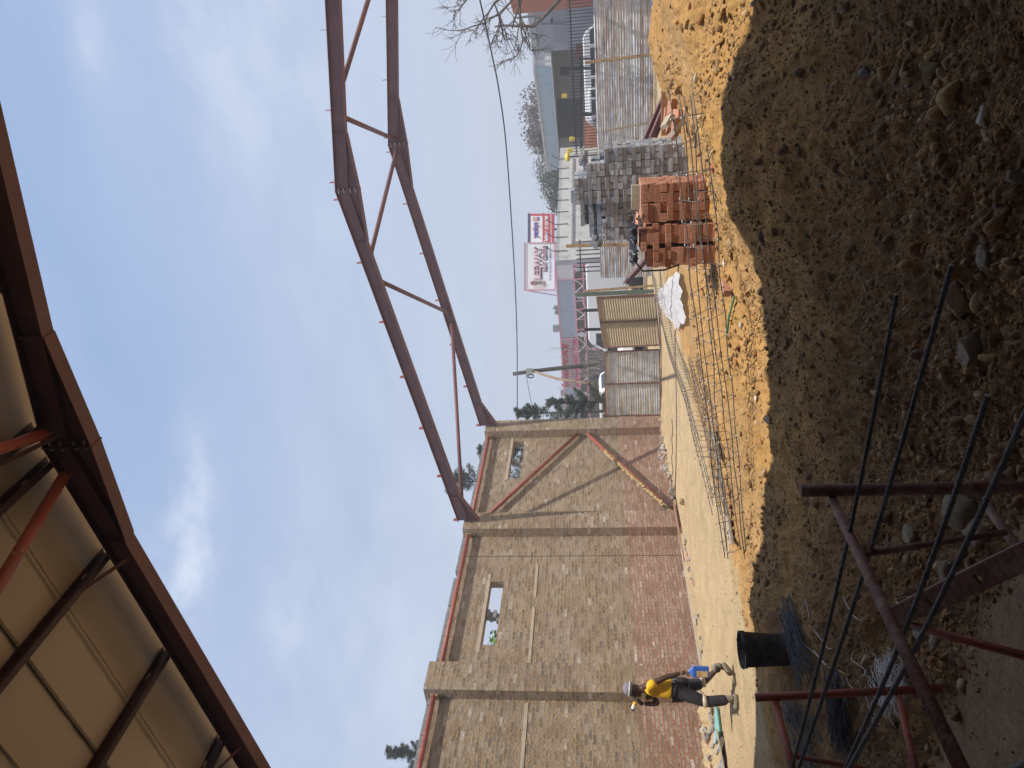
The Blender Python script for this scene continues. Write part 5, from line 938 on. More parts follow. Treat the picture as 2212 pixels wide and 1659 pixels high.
# ------------------------------------------------------------------ text
def text3(nm, s, pl, rect, out, m_, parent, bold=0.0, shear=0.0, ext=.004):
    cu = bpy.data.curves.new(nm, 'FONT'); cu.body = s; cu.extrude = 0; cu.offset = bold; cu.shear = shear; cu.resolution_u = 3; ob = bpy.data.objects.new('tmp', cu); me = bpy.data.meshes.new_from_object(ob); bpy.data.objects.remove(ob)
    V_ = np.array([v.co[:] for v in me.vertices]); F_ = [tuple(p.vertices) for p in me.polygons]; bpy.data.meshes.remove(me)
    V_[:, 0] -= V_[:, 0].min(); V_[:, 1] -= V_[:, 1].min(); V_[:, 0] /= V_[:, 0].max(); V_[:, 1] /= V_[:, 1].max()
    xt, xb, yl, yr = rect; c = [pl.sz(xb, yl), pl.sz(xb, yr), pl.sz(xt, yr), pl.sz(xt, yl)]
    o = MB(); Q_ = []
    for v in V_:
        a = (c[0][0]*(1-v[0])+c[1][0]*v[0])*(1-v[1])+(c[3][0]*(1-v[0])+c[2][0]*v[0])*v[1]; z = (c[0][1]*(1-v[0])+c[1][1]*v[0])*(1-v[1])+(c[3][1]*(1-v[0])+c[2][1]*v[0])*v[1]; Q_.append(pl.P(a, z, out))
    o.add(Q_, F_); return o.build(nm, m_, parent)
def quad(pl, rect, out, nm, m_, parent, th=.02):
    xt, xb, yl, yr = rect; c = [pl.sz(xb, yl), pl.sz(xb, yr), pl.sz(xt, yr), pl.sz(xt, yl)]; return plpoly(pl, c, out, nm, m_, parent, th)
def plpoly(pl, c, out, nm, m_, parent, th=.02):
    g = MB(); g.prism([pl.P(a, z, out) for a, z in c], -pl.n*th); return g.build(nm, m_, parent)
def flat(nm, c, rough=.7, var=.06): return mat(nm, c, rough, 0, var, 2, 0)
# ------------------------------------------------------------------ shop across the street
pink = flat('pink_paint', (.62, .27, .36)); white = flat('white_paint', (.72, .72, .74)); dark = flat('dark_interior', (.035, .037, .042)); redp = flat('red_print', (.55, .03, .06)); blk = flat('black_print', (.03, .03, .035)); palepink = flat('pale_pink_print', (.75, .42, .48)); bluep = flat('blue_print', (.05, .05, .30))
def ribbed(nm, c, s=9.0, vert=True):
    m, t, b = newmat(nm); geo = N(t, 'ShaderNodeNewGeometry'); sp = N(t, 'ShaderNodeSeparateXYZ'); t.links.new(geo.outputs['Position'], sp.inputs[0]); wv = mathn(t, 'SINE', mathn(t, 'MULTIPLY', sp.outputs[0], s*6.283)); b.inputs['Base Color'].default_value = (*c, 1); b.inputs['Roughness'].default_value = .5
    bp = N(t, 'ShaderNodeBump'); bp.inputs['Strength'].default_value = .8; bp.inputs['Distance'].default_value = .03; t.links.new(wv, bp.inputs['Height']); t.links.new(bp.outputs[0], b.inputs['Normal']); return m
bluerib = ribbed('blue_grey_cladding', (.38, .45, .56), 5); litrib = ribbed('lit_white_cladding', (.70, .72, .75), 3.5)
SP = VPlane(G(1256, 887, 55.7), G(1237.4, 565, 48.4)); AR = SP.L; aL = -9.0
zT = (SP.sz(1199.7, 565)[1]+SP.sz(1222, 887)[1])/2; zB = (SP.sz(1237.4, 565)[1]+SP.sz(1256, 887)[1])/2; zM = (SP.sz(1261, 565)[1]+SP.sz(1270.5, 887)[1])/2; print('shop z', zT, zB, zM, AR)
shop = thing('shop_building', 'long low butcher shop across the street with blue grey fascia and pink trusses', 'building', SP.P(AR/2, 0))
A_ = lambda y: SP.sz(1240, y)[0]
def rectz(a0, a1, z0, z1, out, nm, m_, th=.05): return plpoly(SP, [(a0, z0), (a1, z0), (a1, z1), (a0, z1)], out, nm, m_, shop, th)
rectz(A_(603), A_(565), zB, zT, .0, 'fascia', litrib, .1); rectz(A_(729), A_(604), zB, zT, .0, 'fascia', bluerib, .1); rectz(A_(836), A_(730), zB+.30, zT, .0, 'fascia', ribbed('mauve_cladding', (.45, .34, .38), 4), .1); rectz(aL, A_(837), zB, zT, .0, 'fascia', bluerib, .1)  # paler end segment: sunlight on an angled face put into its colour
rectz(A_(836), A_(730), zB, zB+.29, .012, 'fascia_band', flat('crimson', (.50, .05, .16)), .1)
for z in (zT, zB, zM): rectz(aL, AR, z-.05, z+.05, .06, 'beam', pink, .08)
for y in (565, 603, 731, 836): rectz(A_(y)-.04, A_(y)+.04, zB, zT, .07, 'beam', pink, .03)
for y, yb in ((566, 0), (573, 0), (587, 0), (603, 1), (632, 0), (650, 0), (668, 1), (690, 0), (712, 0), (755, 1), (800, 0), (848, 0), (865, 0)): rectz(A_(y)-.045, A_(y)+.045, (zM if not yb else -.1), zB-.05, .05, 'upright', pink, .05)
ys_ = [604, 617, 631, 668, 680, 690, 729, 745, 760, 800, 815, 830, 866, 880, 895]
for i in range(0, len(ys_)-2, 3):
    for (ya, za, yb, zb) in ((ys_[i], zB-.05, ys_[i+1], zM+.03), (ys_[i+1], zM+.03, ys_[i+2], zB-.05)):
        g = MB(); g.bar(SP.P(A_(ya), za, .045), SP.P(A_(yb), zb, .045), .04, .07, up=SP.n); g.build('truss_diagonal', white, shop)
for y, w_ in ((580, 6.5), (639, 6), (722, 7), (852, 7)): a = A_(y); hw = w_*52/1550; zc = (zB+zM)/2-.03; plpoly(SP, [(a, zc-.36), (a+hw, zc), (a, zc+.36), (a-hw, zc)], .12, 'diamond_panel', flat('lavender', (.50, .50, .56)) if 'lavender' not in bpy.data.materials else bpy.data.materials['lavender'], shop, .03)
bk = flat('shop_wall', (.16, .165, .18)); g = MB(); a0_, a1_ = aL, AR; g.prism([SP.P(a0_, -.2, -3.2), SP.P(a1_, -.2, -3.2), SP.P(a1_, zT-.1, -3.2), SP.P(a0_, zT-.1, -3.2)], -SP.n*6); g.build('wall', bk, shop)
g = MB(); g.prism([SP.P(a0_, zT-.08, -.12), SP.P(a1_, zT-.08, -.12), SP.P(a1_, zT-.02, -.12), SP.P(a0_, zT-.02, -.12)], -SP.n*9); g.build('roof', bluerib, shop)
for i, y in enumerate((620, 660, 700, 745, 770, 850, 880)):
    rectz(A_(y)-.75, A_(y)+.75, .9, 2.7, -3.17, 'window', dark, .02)
    g = MB(); [g.bar(SP.P(A_(y)-.75, .9+.2*k, -3.15), SP.P(A_(y)+.75, .9+.2*k, -3.15), .02, .03) for k in range(1, 9)]; g.build('burglar_bars', flat('bars_%d' % i, (.25, .25, .26)), shop)
for y in (575, 650, 735, 775): g = MB(); g.tube([SP.P(A_(y)+.9*math.cos(k/10*math.pi)*1.1, 1.9+1.05*math.sin(k/10*math.pi), .02) for k in range(11)], .03, 5); g.build('arch_rail', white, shop)
g = MB()
for rr_ in (.50, .36, .22): g.tube([SP.P(A_(582)+rr_*math.cos(q), 2.15+rr_*math.sin(q), -.3) for q in np.linspace(0, 6.283, 24)[:-1]], .07, 6, closed=True)
g.build('ring_emblem', flat('salmon', (.55, .20, .17)), shop); rectz(A_(598), A_(570), 1.3, 3.0, -.6, 'emblem_panel', dark, .03)
text3('lettering', 'LEEWAY', SP, (1213.0, 1226.5, 832, 738), .05, redp, shop, .02); text3('lettering_shadow', 'LEEWAY', SP, (1214.0, 1227.8, 833.5, 739.5), .03, blk, shop, .03); text3('lettering', 'MEAT CENTRE', SP, (1229, 1236.5, 812, 740), .05, palepink, shop, .02); text3('lettering_shadow', 'MEAT CENTRE', SP, (1229.8, 1237.4, 813.4, 741.4), .03, blk, shop, .03)
text3('lettering', 'Meat!', SP, (1240.5, 1246, 765, 745), .05, white, shop, .0, .3)
for y0, y1, x0, x1 in ((632, 604, 1266, 1270.5), (702, 683, 1259, 1263)): text3('wall_lettering', 'LEEWAY', SP, (x0, x1, y0, y1), -2.9, palepink, shop, .02); text3('wall_lettering', 'MEAT CENTRE', SP, (x1+1.2, x1+5, y0, y1), -2.9, palepink, shop, .02)
# billboard on the shop roof
BP = VPlane(G(1198.4, 623, 50.6), G(1197.7, 524, 50.0)); bb_ = thing('billboard', 'large white billboard framed in pink with pink and black lettering on the shop roof', 'billboard', BP.hit(1198, 570))
quad(BP, (1133.5, 1198.2, 624.5, 525), 0, 'panel', flat('billboard_white', (.86, .86, .87), .6, .03), bb_, .15)
for rc in ((1132, 1134, 627.5, 524), (1197.6, 1200, 625, 523.6), (1132.5, 1199.5, 628, 625.5), (1138, 1199.3, 525.4, 523.4)): quad(BP, rc, .05, 'frame', pink, bb_, .2)
text3('lettering_shadow', 'LEEWAY', BP, (1154.8, 1171.5, 604, 532.5), .02, blk, bb_, .045); text3('lettering', 'LEEWAY', BP, (1152.8, 1168.2, 603.4, 534), .035, palepink, bb_, .02)
text3('lettering_shadow', 'MEAT CENTRE', BP, (1173.2, 1183.2, 587, 531.5), .02, blk, bb_, .05); text3('lettering', 'MEAT CENTRE', BP, (1172, 1180, 586, 532.5), .035, palepink, bb_, .02); text3('lettering', 'TOP QUALITY MEAT', BP, (1187.2, 1191.6, 606, 540), .02, blk, bb_, .02)
for (x, y, rx, rz, c) in ((1166, 616, .35, .5, (.72, .62, .60)), (1158, 611, .16, .42, (.30, .08, .08)), (1170, 607, .30, .16, (.75, .70, .68)), (1176, 613, .22, .10, (.6, .35, .35))):
    a, z = BP.sz(x, y); plpoly(BP, [(a+rx*math.cos(q)*(1+.2*math.sin(3*q)), z+rz*math.sin(q)) for q in np.linspace(0, 6.283, 15)[:-1]], .012, 'printed_picture', flat('print_%d' % x, c), bb_, .01)
for (x0, y0, x1, y1) in ((1142, 628, 1200, 642),): g = MB(); g.bar(BP.hit(x0, y0), BP.hit(x1, y1)-BP.n*1.5, .06, .06); g.build('stay', pink, bb_)
# second billboard
YP = VPlane(G(1196.5, 530, 54), G(1195.7, 460, 56)); yb_ = thing('billboard', 'red white and blue takeaway billboard partly behind the white one', 'billboard', YP.hit(1196, 490))
quad(YP, (1140.5, 1197.5, 540, 461.5), 0, 'panel', flat('sign_red', (.52, .03, .045)), yb_, .12); quad(YP, (1140, 1145.5, 540, 461), .02, 'border', flat('sign_navy', (.04, .04, .13)), yb_, .05)
quad(YP, (1146.5, 1172, 540, 467), .02, 'white_panel', white, yb_, .02); quad(YP, (1189.5, 1191.5, 540, 463), .02, 'stripe', white, yb_, .02)
text3('lettering_halo', 'yankys', YP, (1149.5, 1167.8, 516.5, 480), .035, palepink, yb_, .10); text3('lettering', 'yankys', YP, (1151, 1165.5, 515.5, 481), .05, bluep, yb_, .045)
for k in range(3): quad(YP, (1151.5, 1161, 478-k*3.2, 476.5-k*3.2), .04, 'cup_stripe', redp, yb_, .01)
quad(YP, (1161, 1165, 477.5, 469.5), .04, 'cup_base', bluep, yb_, .01); text3('lettering', 'We Deliver', YP, (1174.5, 1184.5, 541, 499.5), .04, white, yb_, .03, .25); text3('lettering', '011 824 3998', YP, (1176.5, 1185.5, 496, 467), .04, white, yb_, .04, .25)
for y in (490, 520): g = MB(); a, z = YP.sz(1197, y); g.prism([YP.P(a-.06, 0, -.2), YP.P(a+.06, 0, -.2), YP.P(a+.06, z, -.2), YP.P(a-.06, z, -.2)], -YP.n*.12); g.build('leg', blk, yb_)
for (x, y, D, lb) in ((1201.5, 709, 52, 'square floodlight on the shop roof edge right of the pink sign'), (1217.8, 848, 55, 'square floodlight on the shop roof edge above the conifers')):
    c = G(x, y, D); t = thing('floodlight', lb, 'floodlight', c-[0, 0, .3]); g = MB(); g.obox(c, SP.t*.28, SP.n*.08+np.array([0, 0, .04]), [0, 0, .2]); g.build('lamp_head', flat('lamp_grey_%d' % int(x), (.3, .3, .3)), t); g = MB(); g.tube([c-[0, 0, .2], c-[0, 0, .5]], .03, 6); g.build('bracket', blk, t)
# ------------------------------------------------------------------ concrete yard wall, palisades
CP = VPlane(G(1207, 337, 37.8), G(1197, 563, 30.0)); cw = thing('concrete_wall', 'tall pale concrete yard wall with iron spikes along the top behind the grey bricks', 'wall', CP.P(CP.L/2, 0))
zc_ = 3.63; g = MB(); g.prism([CP.P(-1.0, -.2), CP.P(CP.L, -.2), CP.P(CP.L, zc_), CP.P(-1.0, zc_)], -CP.n*.25); g.build('wall_face', mat('stained_concrete', (.56, .56, .55), .9, 0, .08, 1.2, .1, 10, col2=(.36, .36, .35), c2=(.5, .72), c2s=2.2), cw)
for k in range(9): a = CP.L*(k+.4)/9; g = MB(); g.tube([CP.P(a, zc_-.5, .04), CP.P(a, zc_+.08, .04), CP.P(a, zc_+.45, .30)], .018, 5); g.build('spike_bracket', blk, cw)
for k in range(3): g = MB(); g.tube([CP.P(CP.L*q/12, zc_+.10+.13*k+.02*math.sin(q), .05+.09*k) for q in range(13)], .006, 4); g.build('barbed_wire', blk, cw)
g = MB(); zc2 = CP.sz(1236, 450)[1]; g.tube([CP.P(.5, zc2, .05), CP.P(CP.L-1.2, zc2, .05), CP.P(CP.L-1.2, zc2-.9, .05)], .025, 6); g.build('conduit', flat('conduit_grey', (.3, .3, .3)), cw)
def palisade(label, pl, a0, a1, z0, z1, out, step, wd, m_, rails=(.25, .8), spear=True):
    t = thing('palisade_fence', label, 'fence', pl.P((a0+a1)/2, z0, out)); g = MB(); n_ = int((a1-a0)/step)
    for k in range(n_+1):
        a = a0+k*step; top = [(a-wd, z0), (a+wd, z0), (a+wd, z1-.08), (a, z1), (a-wd, z1-.08)] if spear else [(a-wd, z0), (a+wd, z0), (a+wd, z1), (a-wd, z1)]
        g.prism([pl.P(q, z, out) for q, z in top], -pl.n*.02)
    g.build('pales', m_, t); g = MB()
    for r_ in rails: z = z0+(z1-z0)*r_; g.prism([pl.P(a0, z, out-.025), pl.P(a1, z, out-.025), pl.P(a1, z+.05, out-.025), pl.P(a0, z+.05, out-.025)], -pl.n*.04)
    g.build('rails', m_, t); return t
FP2 = VPlane(G(1290, 585, 28.5), G(1290, 515, 28.5)); palisade('dark palisade fence in front of the concrete wall left of the timber post', FP2, 0, FP2.L, 0, 2.75, 0, .17, .022, blk, (.3, .92))
RP = VPlane(G(1285, 330, 31.0), G(1283, -20, 28.0)); zp = 1.95+45*29/1550
palisade('black palisade fence along the yard at the upper right', RP, 0, RP.L, -.1, zp, 0, .12, .014, blk, (.3, .93))
gp = thing('yard_gate', 'heavy black gate frame with posts in the palisade fence', 'gate', RP.P(3, 0, .1)); GA = lambda y: RP.sz(1270, y)[0]
for (y0, y1, x0, x1) in ((333, 125, 1253, 1258.5), (128, 124, 1250, 1292), (150, 144, 1228, 1292), (250, 243, 1256, 1292)):
    q = [RP.sz(x1, y0), RP.sz(x1, y1), RP.sz(x0+(2 if y0 > 300 else 0)*0, y1), RP.sz(x0, y0)]; plpoly(RP, q, .12, 'frame_bar', blk, gp, .08)
# right hand yard: low brick walls, vans, buildings
ob = mat('orange_brick', (.50, .20, .10), .9, 0, .15, 3, .3, 20, col2=(.36, .13, .07), c2=(.45, .6), c2s=5)
def pbox(pl, rect, out, depth, nm, m_, label, cat): c = [pl.sz(rect[1], rect[2]), pl.sz(rect[1], rect[3]), pl.sz(rect[0], rect[3]), pl.sz(rect[0], rect[2])]; c[0] = (c[0][0], -.2); c[1] = (c[1][0], -.2); g = MB(); g.prism([pl.P(a, z, out) for a, z in c], -pl.n*depth); return setp(g.build(nm, m_), label, cat)
WP = VPlane(G(1285, 330, 36), G(1283, -20, 34)); pbox(WP, (1230, 1290, 52, -25), 0, .25, 'brick_wall', ob, 'bright orange brick wall at the top right behind the palisades', 'wall'); pbox(WP, (1243, 1290, 124, 54), -.6, .25, 'brick_wall', mat('brown_brick', (.25, .11, .075), .9, 0, .15, 3, .3, 20), 'brown brick yard wall behind the white van', 'wall')
pbox(WP, (1262, 1290, 318, 247), -.3, .25, 'brick_wall', ob, 'orange yard wall between the gate post and the grey brick stack', 'wall')
EP = VPlane(G(1250, 367, 46.5), G(1250, 104, 38.5)); bld = thing('commercial_building', 'grey building with a blue ribbed canopy box and a dark open doorway', 'building', EP.P(EP.L/2, 0)); gw = mat('grey_render', (.22, .23, .25), .85, 0, .06, 1, .05)
g = MB(); g.prism([EP.P(.6, -.2), EP.P(EP.L+.5, -.2), EP.P(EP.L+.5, 4.45), EP.P(.6, 4.45)], -EP.n*8); g.build('wall', gw, bld); quad(EP, (1204, 1252, 297, 214), .03, 'doorway', dark, bld, .05); quad(EP, (1211, 1230, 162, 145), .04, 'window', dark, bld, .05)  # doorway is a dark panel, its inner shade put into the colour
CA1, CA2, CA3 = G(1205, 367, 44), G(1189, 142, 36.2), G(1190.5, 104, 35.9)
zc0, zc1 = 3.83, 4.66
g = MB(); dpt = -EP.n*3.5; A1 = np.array([CA1[0], CA1[1], 3.95]); A2 = np.array([CA2[0], CA2[1], 3.83]); up1 = np.array([0, 0, .72]); up2 = np.array([0, 0, .84]); A3 = np.array([CA3[0], CA3[1], 3.80])+EP.n*0
g.prism([A1, A2, A2+up2, A1+up1], dpt); g.build('canopy', ribbed('blue_canopy', (.40, .50, .56), 2.6), bld); g = MB(); A3b = A2+(A3-A2)*1.0; g.prism([A2+(A3b-A2)*.02, A3b, A3b+up2, A2+(A3b-A2)*.02+up2], dpt*.9); g.build('canopy_end', litrib, bld)  # canopy end is paler, its sunlight put into the cladding colour
g = MB(); g.bar(A1+up1+[0, 0, .03]+EP.n*.03, A2+up2+[0, 0, .03]+EP.n*.03, .12, .12); g.bar(A2+up2+[0, 0, .03]+EP.n*.03, A3b+up2+[0, 0, .03]+EP.n*.03, .12, .12); g.bar(A1+EP.n*.03, A2+EP.n*.03, .08, .07); g.build('canopy_trim', flat('pale_trim', (.55, .57, .55)), bld)
BP2 = VPlane(G(1230, 107, 35.6), G(1230, 5, 33.0)); b2 = thing('warehouse', 'plain grey metal clad warehouse wall at the top right', 'building', BP2.P(1, 0)); zt2 = 4.62; g = MB(); g.prism([BP2.P(0, -.2), BP2.P(BP2.L+1, -.2), BP2.P(BP2.L+1, zt2), BP2.P(0, zt2)], -BP2.n*8); g.build('wall', mat('warehouse_grey', (.33, .35, .38), .7, 0, .05, 1, .04), b2)
g = MB(); g.bar(BP2.P(-.05, zt2-.05, .04), BP2.P(BP2.L+1, zt2-.05, .04), .08, .28); g.build('parapet_trim', flat('trim_grey', (.42, .43, .42)), b2); quad(BP2, (1195, 1224, 92, 46), .03, 'door', flat('door_grey', (.28, .29, .31)), b2, .03); quad(BP2, (1192, 1226, 44, 16), .03, 'door', bpy.data.materials['door_grey'], b2, .03); quad(BP2, (1190, 1194, 46, 40), .12, 'vent', blk, b2, .1); quad(BP2, (1170, 1224, 52, 50.5), .08, 'downpipe', flat('pipe_grey', (.36, .38, .40)), b2, .05)
OP = VPlane(G(1200, 22, 31.5), G(1200, -60, 30)); ox = thing('building', 'tall orange painted building corner cut by the top edge of the photo', 'building', OP.P(0, 0)); zz0 = OP.sz(1108, 22)[1]; g = MB(); g.prism([OP.P(0, -.2), OP.P(4, -.2), OP.P(4, zz0+.5), OP.P(0, zz0)], -OP.n*5); g.build('wall', mat('orange_paint', (.50, .17, .09), .8, 0, .06, 1, .05), ox)
# vehicles
glass = flat('car_glass', (.03, .045, .045), .15); tyre = flat('tyre', (.02, .02, .02), .8)
def vehicle(label, cat, c, yaw, L, Wd, Hh, kind, col, nm):
    t = thing(nm, label, cat, c); cc, ss = math.cos(yaw), math.sin(yaw); ex = np.array([cc, ss, 0]); ey = np.array([-ss, cc, 0]); pt = lambda x, y, z: np.array(c)+ex*x+ey*y+np.array([0, 0, z]); paint = flat('paint_'+nm+str(int(abs(c[0])*10)), col, .3, .02)
    if kind == 'van': prof = [(-.5, .28), (.5, .28), (.5, .50), (.46, .56), (.36, .62), (.27, .93), (.22, 1.0), (-.47, 1.0), (-.5, .92)]
    elif kind == 'pickup': prof = [(-.5, .30), (.5, .30), (.5, .52), (.46, .58), (.28, .63), (.18, .97), (.12, 1.0), (-.08, 1.0), (-.12, .95), (-.13, .62), (-.5, .62)]
    else: prof = [(-.5, .25), (.5, .25), (.5, .45), (.47, .55), (.26, .62), (.14, .95), (.05, 1.0), (-.30, 1.0), (-.42, .93), (-.48, .6), (-.5, .55)]
    g = MB(); g.prism([pt(x*L, -Wd/2, z*Hh) for x, z in prof], ey*Wd); g.build('body', paint, t, bevel=.05)
    wpoly = {'van': [[(.34, .64), (.265, .86), (.16, .86), (.16, .64)]], 'pickup': [[(.25, .65), (.165, .94), (.0, .94), (.0, .65)], [(-.02, .65), (-.02, .94), (-.09, .94), (-.10, .65)]]}.get(kind, [[(.24, .64), (.13, .92), (.0, .92), (.0, .64)], [(-.02, .64), (-.02, .92), (-.3, .92), (-.42, .64)]])
    if 'minibus' in label: wpoly = [[(.34, .64), (.265, .86), (.16, .86), (.16, .64)], [(.13, .64), (.13, .86), (-.10, .86), (-.10, .64)], [(-.13, .64), (-.13, .86), (-.42, .86), (-.42, .64)]]
    for s_ in (-1, 1):
        for w_ in wpoly: g = MB(); g.prism([pt(x*L, s_*(Wd/2+.006), z*Hh) for x, z in w_], ey*s_*.008); g.build('side_window', glass, t)
        for x in (-.30, .30): g = MB(); g.lathe(pt(x*L, s_*(Wd/2-.10), .33), [(.15, -.09), (.33, -.08), (.33, .10), (.2, .12)], 18, ey*s_); w0 = g.build('wheel', tyre, t, True)
    k = prof[4:6] if kind == 'van' else prof[4:6]
    (x0, z0), (x1, z1) = k; nrm_ = ex*(z1-z0)*Hh+np.array([0, 0, (x0-x1)*L]); nrm_ /= np.linalg.norm(nrm_)
    g = MB(); g.prism([pt(x0*L*.985, -Wd*.42, z0*Hh+.04)+nrm_*.02, pt(x0*L*.985, Wd*.42, z0*Hh+.04)+nrm_*.02, pt(x1*L, Wd*.38, z1*Hh-.05)+nrm_*.02, pt(x1*L, -Wd*.38, z1*Hh-.05)+nrm_*.02], nrm_*.008); g.build('windscreen', glass, t)
    for s_ in (-1, 1):
        g = MB(); g.obox(pt(.497*L, s_*Wd*.38, .48*Hh), ex*.02, ey*.12, (0, 0, .07)); g.build('headlight', flat('headlight', (.8, .8, .78), .2) if 'headlight' not in bpy.data.materials else bpy.data.materials['headlight'], t); g = MB(); g.obox(pt(-.5*L, s_*Wd*.42, .5*Hh), ex*.015, ey*.05, (0, 0, .16)); g.build('tail_light', redp, t)
    return t
def gp_(y, D, z=0.0): p = G(1300, y, D); return np.array([p[0], p[1], z])
vehicle('white minibus behind the palisades left of the brown yard wall', 'van', gp_(140, 32.4), R(12), 4.9, 1.8, 2.18, 'van', (.78, .78, .79), 'van')
vehicle('white pickup parked behind the black gate frame', 'pickup', gp_(222, 32.6), R(200), 4.4, 1.7, 2.02, 'pickup', (.76, .77, .78), 'pickup_truck')
vehicle('white van with a rounded roof behind the brown gate leaf', 'van', gp_(672, 31.5), R(190), 4.7, 1.8, 2.38, 'van', (.74, .76, .78), 'van')
vehicle('silver car with a sloping bonnet between the two gate leaves', 'car', gp_(745, 31.0), R(8), 4.2, 1.7, 1.72, 'car', (.50, .52, .55), 'car')
vehicle('white double cab pickup with roof racks behind the silver gate leaf', 'pickup', gp_(868, 29.5), R(5), 4.8, 1.8, 2.0, 'pickup', (.80, .80, .80), 'pickup_truck')
# no parking sign and small yard things
NP = VPlane(G(1290, 266, 26.8), G(1290, 247, 26.6)); t = thing('parking_sign', 'small white no parking sign above the rusty fence', 'sign', NP.hit(1290, 256)); quad(NP, (1278.5, 1291, 264.5, 249), 0, 'board', flat('sign_pale', (.55, .48, .52)), t, .02)
a, z = NP.sz(1284.8, 259.5); g = MB(); g.tube([NP.P(a+.062*math.cos(q), z+.062*math.sin(q), .01) for q in np.linspace(0, 6.283, 20)[:-1]], .008, 5, closed=True); g.build('ring', blk, t); text3('letter', 'R', NP, (1282.3, 1287.2, 261.3, 257.8), .006, blk, t, .02); g = MB(); g.bar(NP.P(a-.045, z+.045, .012), NP.P(a+.045, z-.045, .012), .006, .01); g.build('slash', blk, t)
c = G(1226, 339, 33.5); t = thing('yellow_lamp', 'yellow rounded lamp housing beside the end of the concrete wall', 'lamp', c); g = MB(); g.lathe(c-[0, 0, .10], [(.20, 0), (.21, .10), (.16, .19), (.05, .23)], 16); g.build('housing', M['yellow'], t, True); g = MB(); g.tube([c-[0, 0, .1], (c[0], c[1], 0)], .04, 8); g.build('post', blk, t)
for i, (x, y, D) in enumerate(((1219.5, 197+109-109, 37), (1231, 325, 34), (1236, 300, 34.5))): c = G(x, y if i else 207, D); g = MB(); g.obox(c, [.10, .0, 0], [0, .06, 0], [0, 0, .13]); setp(g.build('alarm_box', M['yellow'], None, bevel=.02), ('small yellow box on the dark window frame under the blue canopy', 'small yellow box on the gate post end', 'small yellow box left of the dark doorway')[i], 'box')
# ------------------------------------------------------------------ pole, cables
pl_ = thing('utility_pole', 'leaning dark timber utility pole with a grey junction box rising behind the gates', 'pole', G(1303, 786, 33)); g = MB(); g.tube([G(1320, 784, 33), G(1230, 793, 33), G(1151, 801.6, 33), G(1107.8, 808, 33)], [.105, .10, .09, .085], 10); g.build('pole', mat('pole_timber', (.07, .06, .055), .9, bump=.4), pl_, True)
g = MB(); g.bar(G(1136.5, 803.5, 32.85), G(1151, 802, 32.85), .30, .12, up=CF); g.build('junction_box', flat('box_grey', (.35, .36, .34)), pl_); g = MB(); g.tube([G(1146+7.5*math.cos(q)*1.0, 812.5+4*math.sin(q), 32.8) for q in np.linspace(0, 6.28, 18)[:-1]], .018, 5, closed=True); g.tube([G(1147+6*math.cos(q)*1.0, 812.5+3*math.sin(q), 32.8) for q in np.linspace(0, 6.28, 18)[:-1]], .018, 5, closed=True); g.build('cable_coil', blk, pl_)
g = MB(); g.tube([G(1151, 801, 32.9), G(1175, 810, 32.5), G(1208, 819, 32), G(1242, 824, 31.6), G(1300, 832, 31)], [.05, .055, .06, .06, .06], 8); setp(g.build('strut_pole', mat('tan_timber', (.33, .22, .15), .85, bump=.3), None, True), 'tan timber strut bracing the utility pole', 'pole')
def wire(nm, lb, pts, r_): 
    g = MB(); P_ = [G(*p) for p in pts]; S_ = []
    for i in range(len(P_)-1):
        for q in range(8):
            u = q/8; p0 = P_[max(i-1, 0)]; p1 = P_[i]; p2 = P_[i+1]; p3 = P_[min(i+2, len(P_)-1)]; S_.append(.5*((2*p1)+(-p0+p2)*u+(2*p0-5*p1+4*p2-p3)*u*u+(-p0+3*p1-3*p2+p3)*u**3))
    S_.append(P_[-1]); g.tube(S_, r_, 6); setp(g.build(nm, blk, None, True), lb, 'cable')
wire('overhead_cable', 'thick overhead cable sagging across the sky from the pole to the top edge', [(1118, 1000, 37), (1117.5, 905, 35), (1117.3, 806, 33), (1116.5, 720, 31), (1112, 600, 29), (1103, 450, 26.5), (1092, 300, 24), (1077, 190, 22), (1063, 120, 21), (1048, 50, 20), (1032, -20, 19)], .022)
wire('service_wire', 'thin service wire dropping from the pole into the conifers', [(1137, 811, 33), (1142, 840, 32.5), (1148, 870, 32), (1156, 905, 31)], .012)
# ------------------------------------------------------------------ trees
def leafmesh(nm, C, size, parent, cols, seed, elong=2.2, dirs=None, wd=1.0):
    r2 = np.random.RandomState(seed); n_ = len(C); d = r2.randn(n_, 3) if dirs is None else dirs+r2.randn(n_, 3)*.35; d /= np.linalg.norm(d, axis=1)[:, None]; s_ = np.cross(d, r2.randn(n_, 3)); s_ /= np.linalg.norm(s_, axis=1)[:, None]
    sz = size*r2.uniform(.6, 1.3, (n_, 1)); V_ = np.stack([C-d*sz*elong/2, C+s_*sz*.5*wd, C+d*sz*elong/2, C-s_*sz*.5*wd], 1).reshape(-1, 3); F_ = np.arange(n_*4).reshape(-1, 4)
    cl_ = np.array(cols)[r2.randint(0, len(cols), n_)]*r2.uniform(.75, 1.25, (n_, 1)); return npmesh(nm, V_, F_, M['leaf'], parent, np.repeat(cl_, 4, axis=0), False, 4)
